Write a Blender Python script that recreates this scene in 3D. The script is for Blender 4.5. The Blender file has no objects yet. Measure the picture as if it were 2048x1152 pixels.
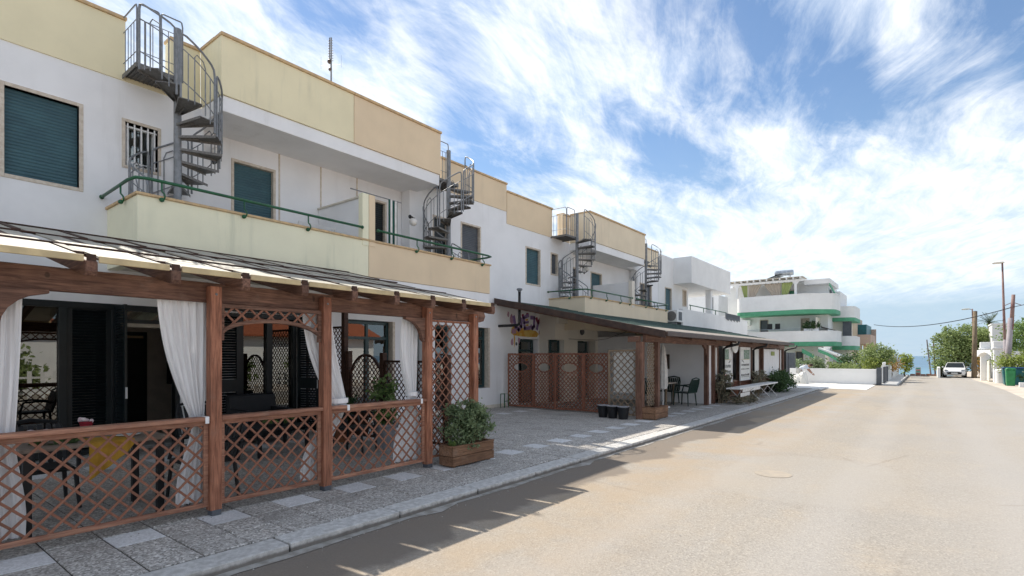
import bpy, math, random
from mathutils import Vector, Matrix
random.seed(11)
S = bpy.context.scene
COL = S.collection
R = math.radians
PI = math.pi

# ------------------------------------------------------------------ camera, sky, sun, exposure
cam_d = bpy.data.cameras.new('camera'); cam = bpy.data.objects.new('camera', cam_d); COL.objects.link(cam)
S.camera = cam
cam.location = (0, 0, 1.6)
cam.rotation_euler = (R(90), 0, R(38.03))
cam_d.sensor_width = 36; cam_d.lens = 1069 / 2048 * 36
cam_d.shift_y = 136 / 2048
cam_d.clip_start = 0.05; cam_d.clip_end = 30000

SUN_TO = Vector((-0.82, 0.25, 1.0)).normalized()          # towards the sun
SUN_EL = math.asin(SUN_TO.z)
SUN_ROT = math.atan2(SUN_TO.x, SUN_TO.y)
sl = bpy.data.lights.new('sun', 'SUN'); so = bpy.data.objects.new('sun', sl); COL.objects.link(so)
sl.energy = 2.0; sl.angle = R(0.5); sl.color = (1, 0.93, 0.82)
so.rotation_euler = SUN_TO.to_track_quat('Z', 'Y').to_euler()
so.location = (-20, 10, 30)

vs = S.view_settings
vs.view_transform = 'Standard'; vs.look = 'None'; vs.exposure = 1.68; vs.gamma = 1; vs.use_curve_mapping = False
S.render.engine = 'CYCLES'
S.cycles.max_bounces = 8

W = bpy.data.worlds.new('World'); S.world = W; W.use_nodes = True
nt = W.node_tree; nt.nodes.clear()
def wn(t, **k):
    n = nt.nodes.new(t)
    for a, b in k.items(): setattr(n, a, b)
    return n
def wl(a, b): nt.links.new(a, b)
def wmath(op, a, b=None, c=None, clamp=False):
    n = wn('ShaderNodeMath', operation=op); n.use_clamp = clamp
    for i, x in enumerate((a, b, c)):
        if x is None: continue
        if isinstance(x, (int, float)): n.inputs[i].default_value = x
        else: wl(x, n.inputs[i])
    return n.outputs[0]
def wramp(x, lo, hi, a=0.0, b=1.0):
    n = wn('ShaderNodeMapRange', interpolation_type='SMOOTHSTEP')
    wl(x, n.inputs[0])
    n.inputs[1].default_value = lo; n.inputs[2].default_value = hi
    n.inputs[3].default_value = a; n.inputs[4].default_value = b
    return n.outputs[0]
sky = wn('ShaderNodeTexSky', sky_type='NISHITA'); sky.sun_disc = False
sky.sun_elevation = SUN_EL; sky.sun_rotation = SUN_ROT; sky.air_density = 1.0; sky.dust_density = 0.1; sky.ozone_density = 1.6
tc = wn('ShaderNodeTexCoord')
sep = wn('ShaderNodeSeparateXYZ'); wl(tc.outputs['Generated'], sep.inputs[0])
zc = wmath('MAXIMUM', sep.outputs[2], 0.0)
zz = wmath('ADD', zc, 0.10)
cx = wmath('DIVIDE', sep.outputs[0], zz); cy = wmath('DIVIDE', sep.outputs[1], zz)
def wvec(x, y, sx, sy, off):
    c = wn('ShaderNodeCombineXYZ')
    wl(wmath('MULTIPLY', x, sx), c.inputs[0]); wl(wmath('MULTIPLY', y, sy), c.inputs[1]); c.inputs[2].default_value = off
    return c.outputs[0]
# cirrus: a slow warp, then noise drawn out along the street's direction
def wnoise(v, scale, detail, rough, dist=0.0):
    n = wn('ShaderNodeTexNoise'); wl(v, n.inputs['Vector'])
    n.inputs['Scale'].default_value = scale; n.inputs['Detail'].default_value = detail
    n.inputs['Roughness'].default_value = rough; n.inputs['Distortion'].default_value = dist
    return n
warp = wnoise(wvec(cx, cy, 1, 1, 3.7), 0.8, 2, 0.5)
wsep = wn('ShaderNodeSeparateXYZ'); wl(warp.outputs['Color'], wsep.inputs[0])
wx = wmath('ADD', cx, wmath('MULTIPLY', wmath('SUBTRACT', wsep.outputs[0], 0.5), 0.45))
wy = wmath('ADD', cy, wmath('MULTIPLY', wmath('SUBTRACT', wsep.outputs[1], 0.5), 0.8))
n_big = wnoise(wvec(wx, wy, 1.0, 0.45, 1.3), 1.3, 3, 0.5, 0.1).outputs[0]
n_fine = wnoise(wvec(wx, wy, 2.4, 1.0, 5.1), 2.4, 10, 0.64, 0.25).outputs[0]
# hair-like fibres, slanted across the bands
fx_ = wmath('ADD', wmath('MULTIPLY', wx, 0.80), wmath('MULTIPLY', wy, 0.30)); fy_ = wmath('SUBTRACT', wmath('MULTIPLY', wy, 0.80), wmath('MULTIPLY', wx, 0.55))
n_wisp = wnoise(wvec(fx_, fy_, 6.5, 1.5, 8.1), 2.6, 9, 0.68, 0.5).outputs[0]
cov = wmath('ADD', wmath('MULTIPLY', n_big, 0.55), wmath('ADD', wmath('MULTIPLY', n_fine, 0.85), wmath('MULTIPLY', n_wisp, 0.55)))
# open blue gaps and thicker banks where the photograph's sky has them (directions in the world), their edges ragged by noise
def px_dir(px, py):
    u = (px - 1024) / 1069; v = (712 - py) / 1069
    th = R(38.03)
    d = Vector((-math.sin(th) + u * math.cos(th), math.cos(th) + u * math.sin(th), v))
    return d.normalized()
def wv(op, a, b=None):
    n = wn('ShaderNodeVectorMath', operation=op)
    for i, x in enumerate((a, b)):
        if x is None: continue
        if hasattr(x, 'is_linked'): wl(x, n.inputs[i])
        else: n.inputs[i].default_value = x
    return n
rag = wnoise(wvec(wx, wy, 2.2, 0.7, 2.2), 1.6, 7, 0.66, 0.3)
off = wv('SCALE', wv('SUBTRACT', rag.outputs['Color'], (0.5, 0.5, 0.5)).outputs[0]); off.inputs['Scale'].default_value = 0.12
dirp = wv('ADD', tc.outputs['Generated'], off.outputs[0]).outputs[0]
SKYB = [(600, 5, 700, 25, 36, -.30), (890, 110, 930, 195, 40, -.38), (925, 315, 1065, 325, 52, -.42), (1240, 262, 1330, 310, 46, -.40), (1330, 310, 1440, 362, 42, -.38), (1440, 362, 1570, 400, 36, -.32),
        (1400, 190, 1470, 232, 34, -.30), (1530, 145, 1640, 128, 60, -.46), (1365, 15, 1490, 32, 40, -.36), (1690, 255, 1810, 238, 52, -.42), (2020, 60, 2070, 100, 70, -.40), (1300, 462, 1420, 474, 28, -.32), (1750, 545, 2060, 600, 40, -.2),
        (350, 30, 860, 250, 70, .22), (960, 90, 1190, 225, 70, .24), (1330, 255, 1700, 310, 55, .22), (1050, 370, 1500, 430, 70, .24), (1500, 490, 2000, 470, 95, .24), (1690, 40, 1930, 190, 75, .26), (1400, 140, 1500, 230, 60, .12)]
for ax, ay, bx, by, wid, amt in SKYB:
    A_ = px_dir(ax, ay); B_ = px_dir(bx, by); AB = B_ - A_
    pa = wv('SUBTRACT', dirp, tuple(A_)).outputs[0]
    t = wmath('DIVIDE', wv('DOT_PRODUCT', pa, tuple(AB)).outputs['Value'], AB.length_squared, clamp=True)
    sc = wn('ShaderNodeVectorMath', operation='SCALE'); sc.inputs[0].default_value = tuple(AB); wl(t, sc.inputs['Scale'])
    dist = wv('LENGTH', wv('SUBTRACT', pa, sc.outputs[0]).outputs[0]).outputs['Value']
    cov = wmath('ADD', cov, wramp(dist, wid / 1069 * 2.3, 0.0, 0, amt * (.9 if amt < 0 else .95)))
lowz = wramp(sep.outputs[2], 0.30, 0.12, 0, 0.6)           # thin, even veil low over the sea
cov = wmath('ADD', wmath('MULTIPLY', cov, wmath('SUBTRACT', 1.0, lowz)), wmath('MULTIPLY', lowz, 1.12))
mask = wramp(cov, 0.58, 1.34)
mask = wmath('MULTIPLY', mask, wramp(sep.outputs[2], 0.06, 0.115))
soft = wramp(sep.outputs[2], 0.0, 0.35, 0.12, 0.06)
mask = wmath('MAXIMUM', mask, soft)
mask = wmath('MULTIPLY', mask, 0.95)
hs = wn('ShaderNodeHueSaturation'); wl(sky.outputs[0], hs.inputs['Color']); hs.inputs['Saturation'].default_value = 1.12; hs.inputs['Value'].default_value = 0.41
CLOUD = wn('ShaderNodeMix', data_type='RGBA')
wl(wramp(wmath('ADD', wmath('MULTIPLY', n_fine, 0.6), wmath('MULTIPLY', n_wisp, 0.4)), 0.35, 0.62), CLOUD.inputs[0])
CLOUD.inputs[6].default_value = (2.6, 2.95, 3.4, 1); CLOUD.inputs[7].default_value = (3.4, 3.5, 3.62, 1)
mx = wn('ShaderNodeMix', data_type='RGBA')
HZ = wn('ShaderNodeMix', data_type='RGBA')                # the air over the sea: pale blue towards the horizon
wl(wramp(sep.outputs[2], 0.0, 0.42, 0.95, 0.0), HZ.inputs[0]); wl(hs.outputs[0], HZ.inputs[6]); HZ.inputs[7].default_value = (1.36, 1.85, 2.32, 1)
wl(mask, mx.inputs[0]); wl(HZ.outputs[2], mx.inputs[6]); wl(CLOUD.outputs[2], mx.inputs[7])
bg = wn('ShaderNodeBackground'); wl(mx.outputs[2], bg.inputs[0]); bg.inputs[1].default_value = 0.11
wo = wn('ShaderNodeOutputWorld'); wl(bg.outputs[0], wo.inputs[0])

# ------------------------------------------------------------------ materials
def hexlin(r, g, b):
    f = lambda c: (c / 255 / 12.92) if c / 255 <= 0.04045 else ((c / 255 + 0.055) / 1.055) ** 2.4
    return (f(r), f(g), f(b))
class NB:
    def __init__(s, name):
        s.m = bpy.data.materials.new(name); s.m.use_nodes = True; s.t = s.m.node_tree
        s.b = s.t.nodes['Principled BSDF']; s.out = s.t.nodes['Material Output']
    def n(s, t, **k):
        x = s.t.nodes.new(t)
        for a, b in k.items(): setattr(x, a, b)
        return x
    def l(s, a, b): s.t.links.new(a, b)
    def pos(s): return s.n('ShaderNodeNewGeometry').outputs['Position']
    def objc(s): return s.n('ShaderNodeTexCoord').outputs['Object']
    def mapv(s, v, scale=(1, 1, 1), rot=(0, 0, 0)):
        m = s.n('ShaderNodeMapping'); s.l(v, m.inputs[0]); m.inputs['Scale'].default_value = scale; m.inputs['Rotation'].default_value = rot
        return m.outputs[0]
    def noise(s, v, scale, detail=4, rough=.55, dist=0):
        x = s.n('ShaderNodeTexNoise'); s.l(v, x.inputs['Vector']); x.inputs['Scale'].default_value = scale
        x.inputs['Detail'].default_value = detail; x.inputs['Roughness'].default_value = rough; x.inputs['Distortion'].default_value = dist
        return x.outputs[0]
    def ramp(s, x, lo, hi, a=0., b=1.):
        m = s.n('ShaderNodeMapRange', interpolation_type='SMOOTHSTEP'); s.l(x, m.inputs[0])
        for i, q in enumerate((lo, hi, a, b)): m.inputs[i + 1].default_value = q
        return m.outputs[0]
    def math(s, op, a, b=None):
        m = s.n('ShaderNodeMath', operation=op)
        for i, x in enumerate((a, b)):
            if x is None: continue
            if isinstance(x, (int, float)): m.inputs[i].default_value = x
            else: s.l(x, m.inputs[i])
        return m.outputs[0]
    def mix(s, f, a, b, blend='MIX'):
        m = s.n('ShaderNodeMix', data_type='RGBA', blend_type=blend)
        for sock, x in ((m.inputs[0], f), (m.inputs[6], a), (m.inputs[7], b)):
            if isinstance(x, (int, float)): sock.default_value = x
            elif isinstance(x, (tuple, list)): sock.default_value = (x[0], x[1], x[2], 1)
            else: s.l(x, sock)
        return m.outputs[2]
    def rnd(s): return s.n('ShaderNodeObjectInfo').outputs['Random']
    def bump(s, h, strength=.3, dist=.01):
        b = s.n('ShaderNodeBump'); s.l(h, b.inputs['Height']); b.inputs['Strength'].default_value = strength; b.inputs['Distance'].default_value = dist
        s.l(b.outputs[0], s.b.inputs['Normal'])
    def fin(s, col, rough=.7, spec=.3, metal=0.):
        if isinstance(col, (tuple, list)): s.b.inputs['Base Color'].default_value = (col[0], col[1], col[2], 1)
        else: s.l(col, s.b.inputs['Base Color'])
        if isinstance(rough, (int, float)): s.b.inputs['Roughness'].default_value = rough
        else: s.l(rough, s.b.inputs['Roughness'])
        s.b.inputs['Specular IOR Level'].default_value = spec; s.b.inputs['Metallic'].default_value = metal
        return s.m
MAT = {}
def simple(name, c1, c2=None, scale=6, rough=.6, spec=.3, metal=0, bump=0, bscale=80, lo=.35, hi=.65, rv=0):
    b = NB(name); p = b.pos()
    c2 = c2 or tuple(x * .8 for x in c1)
    col = b.mix(b.ramp(b.noise(p, scale, 4), lo, hi), c2, c1)
    if rv: col = b.mix(b.ramp(b.rnd(), 0, 1, 0, rv), col, tuple(x * .35 for x in c1))
    if bump: b.bump(b.noise(p, bscale, 3), bump, .004)
    MAT[name] = b.fin(col, rough, spec, metal); return MAT[name]
def plaster(name, c, stain=(.35, .36, .30), amt=.35, fine=.05, drip=.5):
    """painted render: faint mottling, runs of dirt and old damp patches with their own outline"""
    b = NB(name); p = b.pos()
    col = b.mix(b.ramp(b.noise(p, .9, 5, .6), .3, .75), c, tuple(x * .90 for x in c))
    runs = b.noise(b.mapv(p, (3.2, 3.2, .35)), 1.6, 6, .62)
    patch = b.noise(p, .55, 3, .5)
    f = b.math('MULTIPLY', b.ramp(runs, .48, .78), b.ramp(patch, .42, .7))
    col = b.mix(b.math('MULTIPLY', f, amt), col, stain)
    speck = b.ramp(b.noise(p, 22, 3, .7), .66, .78)
    col = b.mix(b.math('MULTIPLY', speck, fine), col, stain)
    b.bump(b.noise(p, 45, 4, .6), .18, .006)
    MAT[name] = b.fin(col, .9, .15); return MAT[name]
def wood(name, axis, dark, light, coord='pos', weather=.25, rough=.62):
    b = NB(name); p = b.pos() if coord == 'pos' else b.objc()
    st = {'x': (1.2, 16, 16), 'y': (16, 1.2, 16), 'z': (16, 16, 1.2)}[axis]
    off = b.n('ShaderNodeVectorMath', operation='ADD'); b.l(p, off.inputs[0])
    cmb = b.n('ShaderNodeCombineXYZ'); r = b.rnd()
    for i in range(3): b.l(b.math('MULTIPLY', r, 17.3 + 9 * i), cmb.inputs[i])
    b.l(cmb.outputs[0], off.inputs[1]); p2 = off.outputs[0]
    g = b.noise(b.mapv(p2, st), 3.0, 6, .65, .6)
    col = b.mix(b.ramp(g, .32, .68), dark, light)
    col = b.mix(b.ramp(b.noise(p2, 2.2, 3), .35, .7, 0, .45), col, tuple(x * .55 for x in dark))
    kn = b.ramp(b.noise(p2, 7, 1, .3), .74, .80, 0, .8)
    col = b.mix(kn, col, tuple(x * .3 for x in dark))
    wv = b.math('MULTIPLY', b.ramp(b.noise(p2, 3.5, 5, .7), .52, .72), weather)
    col = b.mix(wv, col, (.34, .24, .18))
    col = b.mix(b.ramp(r, 0, 1, 0, .35), col, tuple(x * .6 for x in dark))
    b.bump(g, .35, .004)
    MAT[name] = b.fin(col, rough, .3); return MAT[name]

plaster('white_wall', (.88, .88, .885), (.48, .47, .44), .30, .04)
plaster('white_clean', (.82, .82, .81), (.5, .5, .5), .12, .03)
plaster('cream_wall', (.78, .73, .64), (.45, .40, .33), .22, .04)
plaster('yellow_wall', (.86, .78, .54), (.38, .38, .29), .40, .10)
plaster('green_yellow_wall', (.88, .85, .64), (.38, .41, .31), .45, .14)
plaster('peach_wall', (.82, .66, .46), (.42, .36, .27), .22, .04)
plaster('sand_wall', (.80, .69, .52), (.40, .36, .29), .30, .05)
plaster('far_beige', (.58, .50, .40), (.35, .3, .25), .3, .05)
plaster('far_pink', (.56, .42, .34), (.35, .3, .25), .3, .05)
simple('coping', (.66, .47, .26), (.50, .37, .23), 9, .8, .2, bump=.2)
simple('travertine', (.66, .59, .50), (.55, .47, .38), 14, .6, .3)
simple('render_band', (.74, .69, .60), (.62, .58, .50), 6, .9, .1)
DK = (.20, .078, .046); LT = (.54, .235, .14)
DK2 = (.105, .052, .037); LT2 = (.29, .155, .105)
for ax in 'xyz': wood('wood_' + ax, ax, DK if ax == 'z' else DK2, LT if ax == 'z' else LT2)
wood('wood_v', 'z', DK2, LT2)
wood('slat_wood', 'z', (.20, .082, .052), (.45, .21, .132), coord='obj', weather=.35)
wood('dark_slat', 'z', (.075, .03, .018), (.17, .07, .045), coord='obj', weather=.1)
wood('rail_wood', 'y', (.26, .115, .075), (.55, .29, .19), weather=.5)
wood('planter_wood', 'y', (.16, .085, .05), (.38, .215, .125), weather=.45, rough=.8)
wood('red_slat', 'z', (.20, .075, .045), (.38, .16, .10), weather=.3)
wood('tan_slat', 'z', (.25, .18, .12), (.40, .30, .21), weather=.3)
wood('dark_wood', 'y', (.035, .016, .010), (.10, .045, .028), weather=.1)
wood('pole_wood', 'z', (.16, .12, .08), (.40, .31, .21), weather=.4, rough=.9)
simple('dark_batten', (.075, .035, .022), (.04, .02, .014), 20, .6, .3)
simple('fascia_cream', (.66, .53, .30), (.5, .4, .23), 5, .5, .4, rv=.15)
simple('steel', (.25, .26, .275), (.185, .195, .205), 12, .5, .5, metal=.25)
simple('grating', (.22, .215, .205), (.15, .145, .14), 40, .6, .4, metal=.2)
simple('green_paint', (.012, .115, .045), (.010, .085, .035), 7, .35, .5)
simple('green_band', (.11, .37, .215), (.09, .32, .185), 3, .6, .3)
simple('shutter_green', (.050, .125, .150), (.040, .10, .125), 3, .45, .4, rv=.12)
simple('shutter_grey', (.10, .11, .125), (.075, .085, .10), 3, .5, .4)
simple('shutter_black', (.010, .016, .018), (.007, .011, .013), 5, .4, .4)
simple('frame_green', (.014, .05, .052), (.010, .036, .04), 5, .35, .5)
simple('white_metal', (.78, .78, .77), (.70, .70, .69), 6, .4, .4)
simple('black_metal', (.016, .015, .016), (.010, .010, .010), 8, .45, .4)
simple('brown_metal', (.075, .045, .035), (.05, .032, .027), 8, .5, .4)
simple('roof_green', (.055, .095, .078), (.035, .062, .055), 4, .8, .2, bump=.4, bscale=50)
simple('lead_flashing', (.33, .29, .24), (.22, .19, .16), 4, .6, .3)
simple('plastic_black', (.014, .015, .018), (.010, .011, .013), 8, .5, .4)
simple('plastic_green', (.008, .032, .026), (.006, .026, .02), 8, .35, .5)
simple('soil', (.05, .035, .022), (.03, .02, .014), 30, 1, .1, bump=.8)
simple('pot_grey', (.38, .38, .40), (.30, .30, .32), 8, .8, .2)
simple('terracotta', (.36, .15, .08), (.27, .11, .06), 10, .9, .1)
simple('cloth_yellow', (.50, .29, .05), (.38, .21, .035), 8, .9, .1)
simple('cloth_white', (.78, .77, .74), (.68, .66, .62), 9, .95, .1)
simple('concrete', (.46, .45, .43), (.36, .35, .33), 5, .9, .2, bump=.4)
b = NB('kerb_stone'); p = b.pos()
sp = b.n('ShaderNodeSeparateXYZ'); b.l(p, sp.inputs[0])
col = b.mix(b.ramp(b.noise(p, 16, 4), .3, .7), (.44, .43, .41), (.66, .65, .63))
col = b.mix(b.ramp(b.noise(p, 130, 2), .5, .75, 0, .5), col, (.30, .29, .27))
darkening = b.ramp(b.math('ADD', sp.outputs[2], b.math('MULTIPLY', b.noise(p, 8, 4), .03)), -.004, -.035, 0, .85)   # darker down the kerb's face, with a noisy edge
col = b.mix(darkening, col, (.13, .115, .10))
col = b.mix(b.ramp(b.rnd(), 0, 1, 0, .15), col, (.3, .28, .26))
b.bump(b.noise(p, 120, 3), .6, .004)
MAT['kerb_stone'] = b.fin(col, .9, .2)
simple('gutter_stone', (.40, .38, .35), (.27, .25, .22), 9, .9, .2, bump=.4)
simple('kerb_plain', (.66, .65, .63), (.46, .45, .43), 16, .9, .2, bump=.6, bscale=120, rv=.12, lo=.3, hi=.7)
simple('apron', (.80, .78, .74), (.68, .66, .62), 2, .9, .2, bump=.3)
simple('sand_ground', (.54, .48, .41), (.45, .39, .33), 1.2, 1, .1, bump=.5)
simple('table_top', (.26, .21, .17), (.19, .15, .12), 14, .6, .3)
simple('china', (.80, .80, .78), (.7, .7, .7), 4, .2, .5)
simple('interior_wall', (.62, .54, .46), (.54, .47, .40), 4, .9, .1)
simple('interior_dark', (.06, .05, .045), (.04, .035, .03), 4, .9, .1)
simple('flower_white', (.78, .72, .72), (.66, .52, .54), 30, .8, .1)
simple('flower_red', (.32, .03, .05), (.2, .02, .03), 30, .8, .1)
simple('car_white', (.80, .80, .80), (.74, .74, .74), 2, .2, .5)
simple('rubber', (.02, .02, .02), (.012, .012, .012), 9, .9, .1)
simple('rust_pole', (.17, .08, .07), (.26, .17, .15), 1.5, .7, .3)
simple('grey_pole', (.36, .33, .34), (.26, .22, .24), 1.0, .7, .3)
simple('bin_teal', (.02, .13, .15), (.015, .10, .11), 4, .4, .4)
simple('bin_green', (.03, .23, .08), (.02, .18, .06), 4, .4, .4)
simple('bin_blue', (.02, .07, .16), (.015, .05, .12), 4, .4, .4)
simple('roof_tile', (.38, .12, .06), (.28, .09, .05), 9, .9, .1, bump=.5, bscale=30)
simple('skin', (.42, .25, .18), (.38, .22, .16), 9, .6, .3)
simple('hair', (.05, .028, .016), (.03, .018, .01), 30, .6, .3)
simple('shirt', (.62, .68, .76), (.55, .6, .68), 9, .9, .1)
simple('trousers', (.55, .54, .52), (.46, .45, .43), 9, .9, .1)
simple('photo_green', (.08, .17, .10), (.30, .36, .31), 14, .5, .3)
simple('ink_grey', (.22, .24, .23), (.16, .17, .17), 14, .6, .2)
simple('ink_black', (.03, .03, .03), (.05, .05, .05), 14, .6, .2)
simple('sign_white', (.74, .74, .71), (.66, .66, .63), 3, .5, .3)
simple('sign_red', (.55, .16, .13), (.5, .14, .12), 3, .5, .3)
simple('sign_teal', (.12, .42, .30), (.1, .36, .26), 3, .5, .3)
simple('awning_stripe', (.03, .10, .08), (.02, .07, .06), 3, .8, .2)
simple('mural_purple', (.26, .18, .38), (.38, .27, .47), 10, .9, .1)
simple('mural_orange', (.62, .33, .07), (.66, .48, .14), 7, .9, .1, lo=.42, hi=.58)
simple('mural_red', (.28, .06, .10), (.36, .10, .16), 10, .9, .1)
simple('mural_pink', (.42, .23, .32), (.5, .32, .4), 10, .9, .1)
simple('bark', (.10, .075, .05), (.06, .045, .03), 18, 1, .1, bump=.8, bscale=40)
simple('solar_steel', (.42, .46, .50), (.32, .35, .38), 5, .3, .5, metal=.7)
simple('stained_stone', (.30, .16, .11), (.2, .11, .08), 4, .95, .1)
simple('dry_twig', (.30, .25, .18), (.20, .16, .11), 20, 1, .1)

def leafmat(name, c1, c2, trans=.35, sc=5):
    b = NB(name); p = b.pos()
    col = b.mix(b.ramp(b.noise(p, sc, 4, .6), .3, .7), c1, c2)
    col = b.mix(b.ramp(b.noise(p, 40, 2), .55, .8, 0, .5), col, tuple(min(1, x * 1.7) for x in c2))
    b.fin(col, .55, .3)
    tr = b.n('ShaderNodeBsdfTranslucent'); b.l(col, tr.inputs[0])
    ms = b.n('ShaderNodeMixShader'); ms.inputs[0].default_value = trans
    b.l(b.b.outputs[0], ms.inputs[1]); b.l(tr.outputs[0], ms.inputs[2]); b.l(ms.outputs[0], b.out.inputs[0])
    MAT[name] = b.m; return b.m
leafmat('leaf_shrub', (.085, .13, .06), (.29, .37, .20))
leafmat('leaf_green', (.085, .15, .045), (.27, .38, .13))
leafmat('leaf_dark', (0.035, 0.07, 0.028), (0.1, 0.17, 0.065))
leafmat('leaf_lime', (0.17, 0.23, 0.05), (0.4, 0.46, 0.12))
leafmat('leaf_olive', (.145, .20, .07), (.38, .46, .19))
leafmat('leaf_orange', (0.24, 0.15, 0.03), (0.48, 0.28, 0.07))
leafmat('leaf_palm', (.035, .06, .025), (.09, .13, .06), .2)
leafmat('leaf_dry', (0.12, 0.12, 0.085), (0.27, 0.25, 0.17), .2)

def cloth(name, c, trans=.3):
    b = NB(name); p = b.pos()
    col = b.mix(b.ramp(b.noise(b.mapv(p, (6, 6, 1)), 2, 4), .35, .7), c, tuple(x * .93 for x in c))
    b.bump(b.noise(b.mapv(p, (1, 1, .4)), 25, 3), .15, .01)
    b.fin(col, .95, .1)
    tr = b.n('ShaderNodeBsdfTranslucent'); b.l(col, tr.inputs[0])
    ms = b.n('ShaderNodeMixShader'); ms.inputs[0].default_value = trans
    b.l(b.b.outputs[0], ms.inputs[1]); b.l(tr.outputs[0], ms.inputs[2]); b.l(ms.outputs[0], b.out.inputs[0])
    MAT[name] = b.m
cloth('curtain_cloth', (.90, .90, .91), .06); cloth('lace', (.60, .62, .62), .2); cloth('tarp', (.80, .79, .75), .2)
cloth('drape_tan', (.55, .48, .40), .2); cloth('drape_lime', (.45, .52, .22), .2)

b = NB('roof_sheet'); p = b.pos()                        # weathered fibreglass sheet, lets light through
col = b.mix(b.ramp(b.noise(p, 2.2, 5, .6), .3, .7), (.70, .66, .56), (.55, .51, .43))
col = b.mix(b.ramp(b.noise(b.mapv(p, (1, 9, 1)), 2.5, 5, .65), .58, .78, 0, .3), col, (.30, .27, .22))
col = b.mix(b.ramp(b.rnd(), 0, 1, 0, .22), col, (.30, .27, .22))
b.bump(b.noise(b.mapv(p, (1, 6, 1)), 6, 3), .3, .01)
b.fin(col, .55, .3)
tr = b.n('ShaderNodeBsdfTranslucent'); b.l(b.mix(.5, col, (.62, .55, .42)), tr.inputs[0])
ms = b.n('ShaderNodeMixShader'); ms.inputs[0].default_value = .30
b.l(b.b.outputs[0], ms.inputs[1]); b.l(tr.outputs[0], ms.inputs[2]); b.l(ms.outputs[0], b.out.inputs[0])
MAT['roof_sheet'] = b.m
def glass(name, tint=(.75, .80, .78), boost=1.0):
    b = NB(name)
    gl = b.n('ShaderNodeBsdfGlossy'); gl.inputs['Roughness'].default_value = .012; gl.inputs[0].default_value = (.95, .97, .95, 1)
    tr = b.n('ShaderNodeBsdfTransparent'); tr.inputs[0].default_value = (*tint, 1)
    fr = b.n('ShaderNodeFresnel'); fr.inputs[0].default_value = 1.75
    ms = b.n('ShaderNodeMixShader')
    b.l(b.math('MINIMUM', b.math('MULTIPLY', fr.outputs[0], 2.2 * boost), 1.0), ms.inputs[0])
    b.l(tr.outputs[0], ms.inputs[1]); b.l(gl.outputs[0], ms.inputs[2]); b.l(ms.outputs[0], b.out.inputs[0])
    MAT[name] = b.m
glass('window_glass'); glass('mirror_glass', (.28, .26, .23), .75)
b = NB('lamp_glass'); MAT['lamp_glass'] = b.fin((.78, .76, .72), .25, .5)

def tilemat(name, c1, c2, c3):
    b = NB(name); p = b.pos()
    v = b.n('ShaderNodeTexVoronoi'); b.l(p, v.inputs['Vector']); v.inputs['Scale'].default_value = 62
    vs_ = b.n('ShaderNodeSeparateColor'); b.l(v.outputs['Color'], vs_.inputs[0])
    col = b.mix(vs_.outputs[0], c1, c2)
    col = b.mix(b.ramp(vs_.outputs[1], .72, .9), col, c3)
    col = b.mix(b.ramp(b.noise(p, 1.6, 5, .65), .45, .75, 0, .40), col, tuple(x * .55 for x in c1))
    col = b.mix(b.ramp(b.rnd(), 0, 1, 0, .25), col, tuple(x * .55 for x in c2))
    b.bump(v.outputs['Distance'], .5, .004)
    MAT[name] = b.fin(col, .85, .2)
tilemat('tile_dark', (.22, .205, .185), (.54, .51, .475), (.72, .69, .65))
tilemat('tile_light', (.58, .58, .57), (.74, .74, .75), (.80, .80, .80))
simple('mortar', (.13, .12, .105), (.09, .085, .075), 20, 1, .1)

# asphalt: pale, dusty, speckled aggregate, tyre-polished lanes, a damp brown gutter stain
b = NB('road'); p = b.pos()
sp = b.n('ShaderNodeSeparateXYZ'); b.l(p, sp.inputs[0])
base = b.mix(b.ramp(b.noise(p, .28, 5, .6), .3, .72), (0.345, 0.302, 0.248), (0.291, 0.271, 0.244))
base = b.mix(b.ramp(b.noise(b.mapv(p, (1.4, .12, 1)), .8, 4, .6), .42, .7, 0, .55), base, (0.318, 0.306, 0.291))
base = b.mix(b.ramp(b.noise(p, 1.3, 6, .7), .52, .75, 0, .35), base, (0.434, 0.348, 0.248))
agg = b.n('ShaderNodeTexVoronoi'); b.l(p, agg.inputs['Vector']); agg.inputs['Scale'].default_value = 70
sc_ = b.n('ShaderNodeSeparateColor'); b.l(agg.outputs['Color'], sc_.inputs[0])
base = b.mix(b.ramp(sc_.outputs[0], .55, .95, 0, .36), base, (0.170, 0.147, 0.124))
base = b.mix(b.ramp(sc_.outputs[1], .72, .95, 0, .36), base, (0.511, 0.464, 0.402))
blot = b.noise(p, 9, 4, .7)
base = b.mix(b.ramp(blot, .66, .76, 0, .40), base, (0.185, 0.155, 0.124))
lane = b.math('ADD', sp.outputs[0], b.math('MULTIPLY', b.math('SUBTRACT', b.noise(b.mapv(p, (1, .2, 1)), .8, 3), .5), .9))
for x0 in (-2.35, -.85, .75, 2.2):                       # wheel tracks: polished paler, dustier between
    d_ = b.math('ABSOLUTE', b.math('SUBTRACT', lane, x0))
    base = b.mix(b.math('MULTIPLY', b.ramp(d_, .42, .05), .30), base, (0.387, 0.367, 0.348))
oil = b.math('MULTIPLY', b.ramp(b.noise(b.mapv(p, (1, .35, 1)), 1.1, 5, .65), .56, .72), b.ramp(b.noise(p, .3, 2), .42, .6))
base = b.mix(b.math('MULTIPLY', oil, .42), base, (0.194, 0.167, 0.140))
warm = b.math('MULTIPLY', b.ramp(sp.outputs[0], -1.3, -3.2), b.ramp(b.noise(p, .9, 4, .6), .3, .62))
base = b.mix(b.math('MULTIPLY', warm, .6), base, (0.364, 0.279, 0.190))
ddx = b.math('MULTIPLY', b.math('ADD', sp.outputs[0], 1.35), .95); ddy = b.math('MULTIPLY', b.math('SUBTRACT', sp.outputs[1], 8.4), .62)
dist = b.math('ADD', b.math('POWER', b.math('ABSOLUTE', ddx), 3.0), b.math('POWER', b.math('ABSOLUTE', ddy), 3.0))
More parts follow.
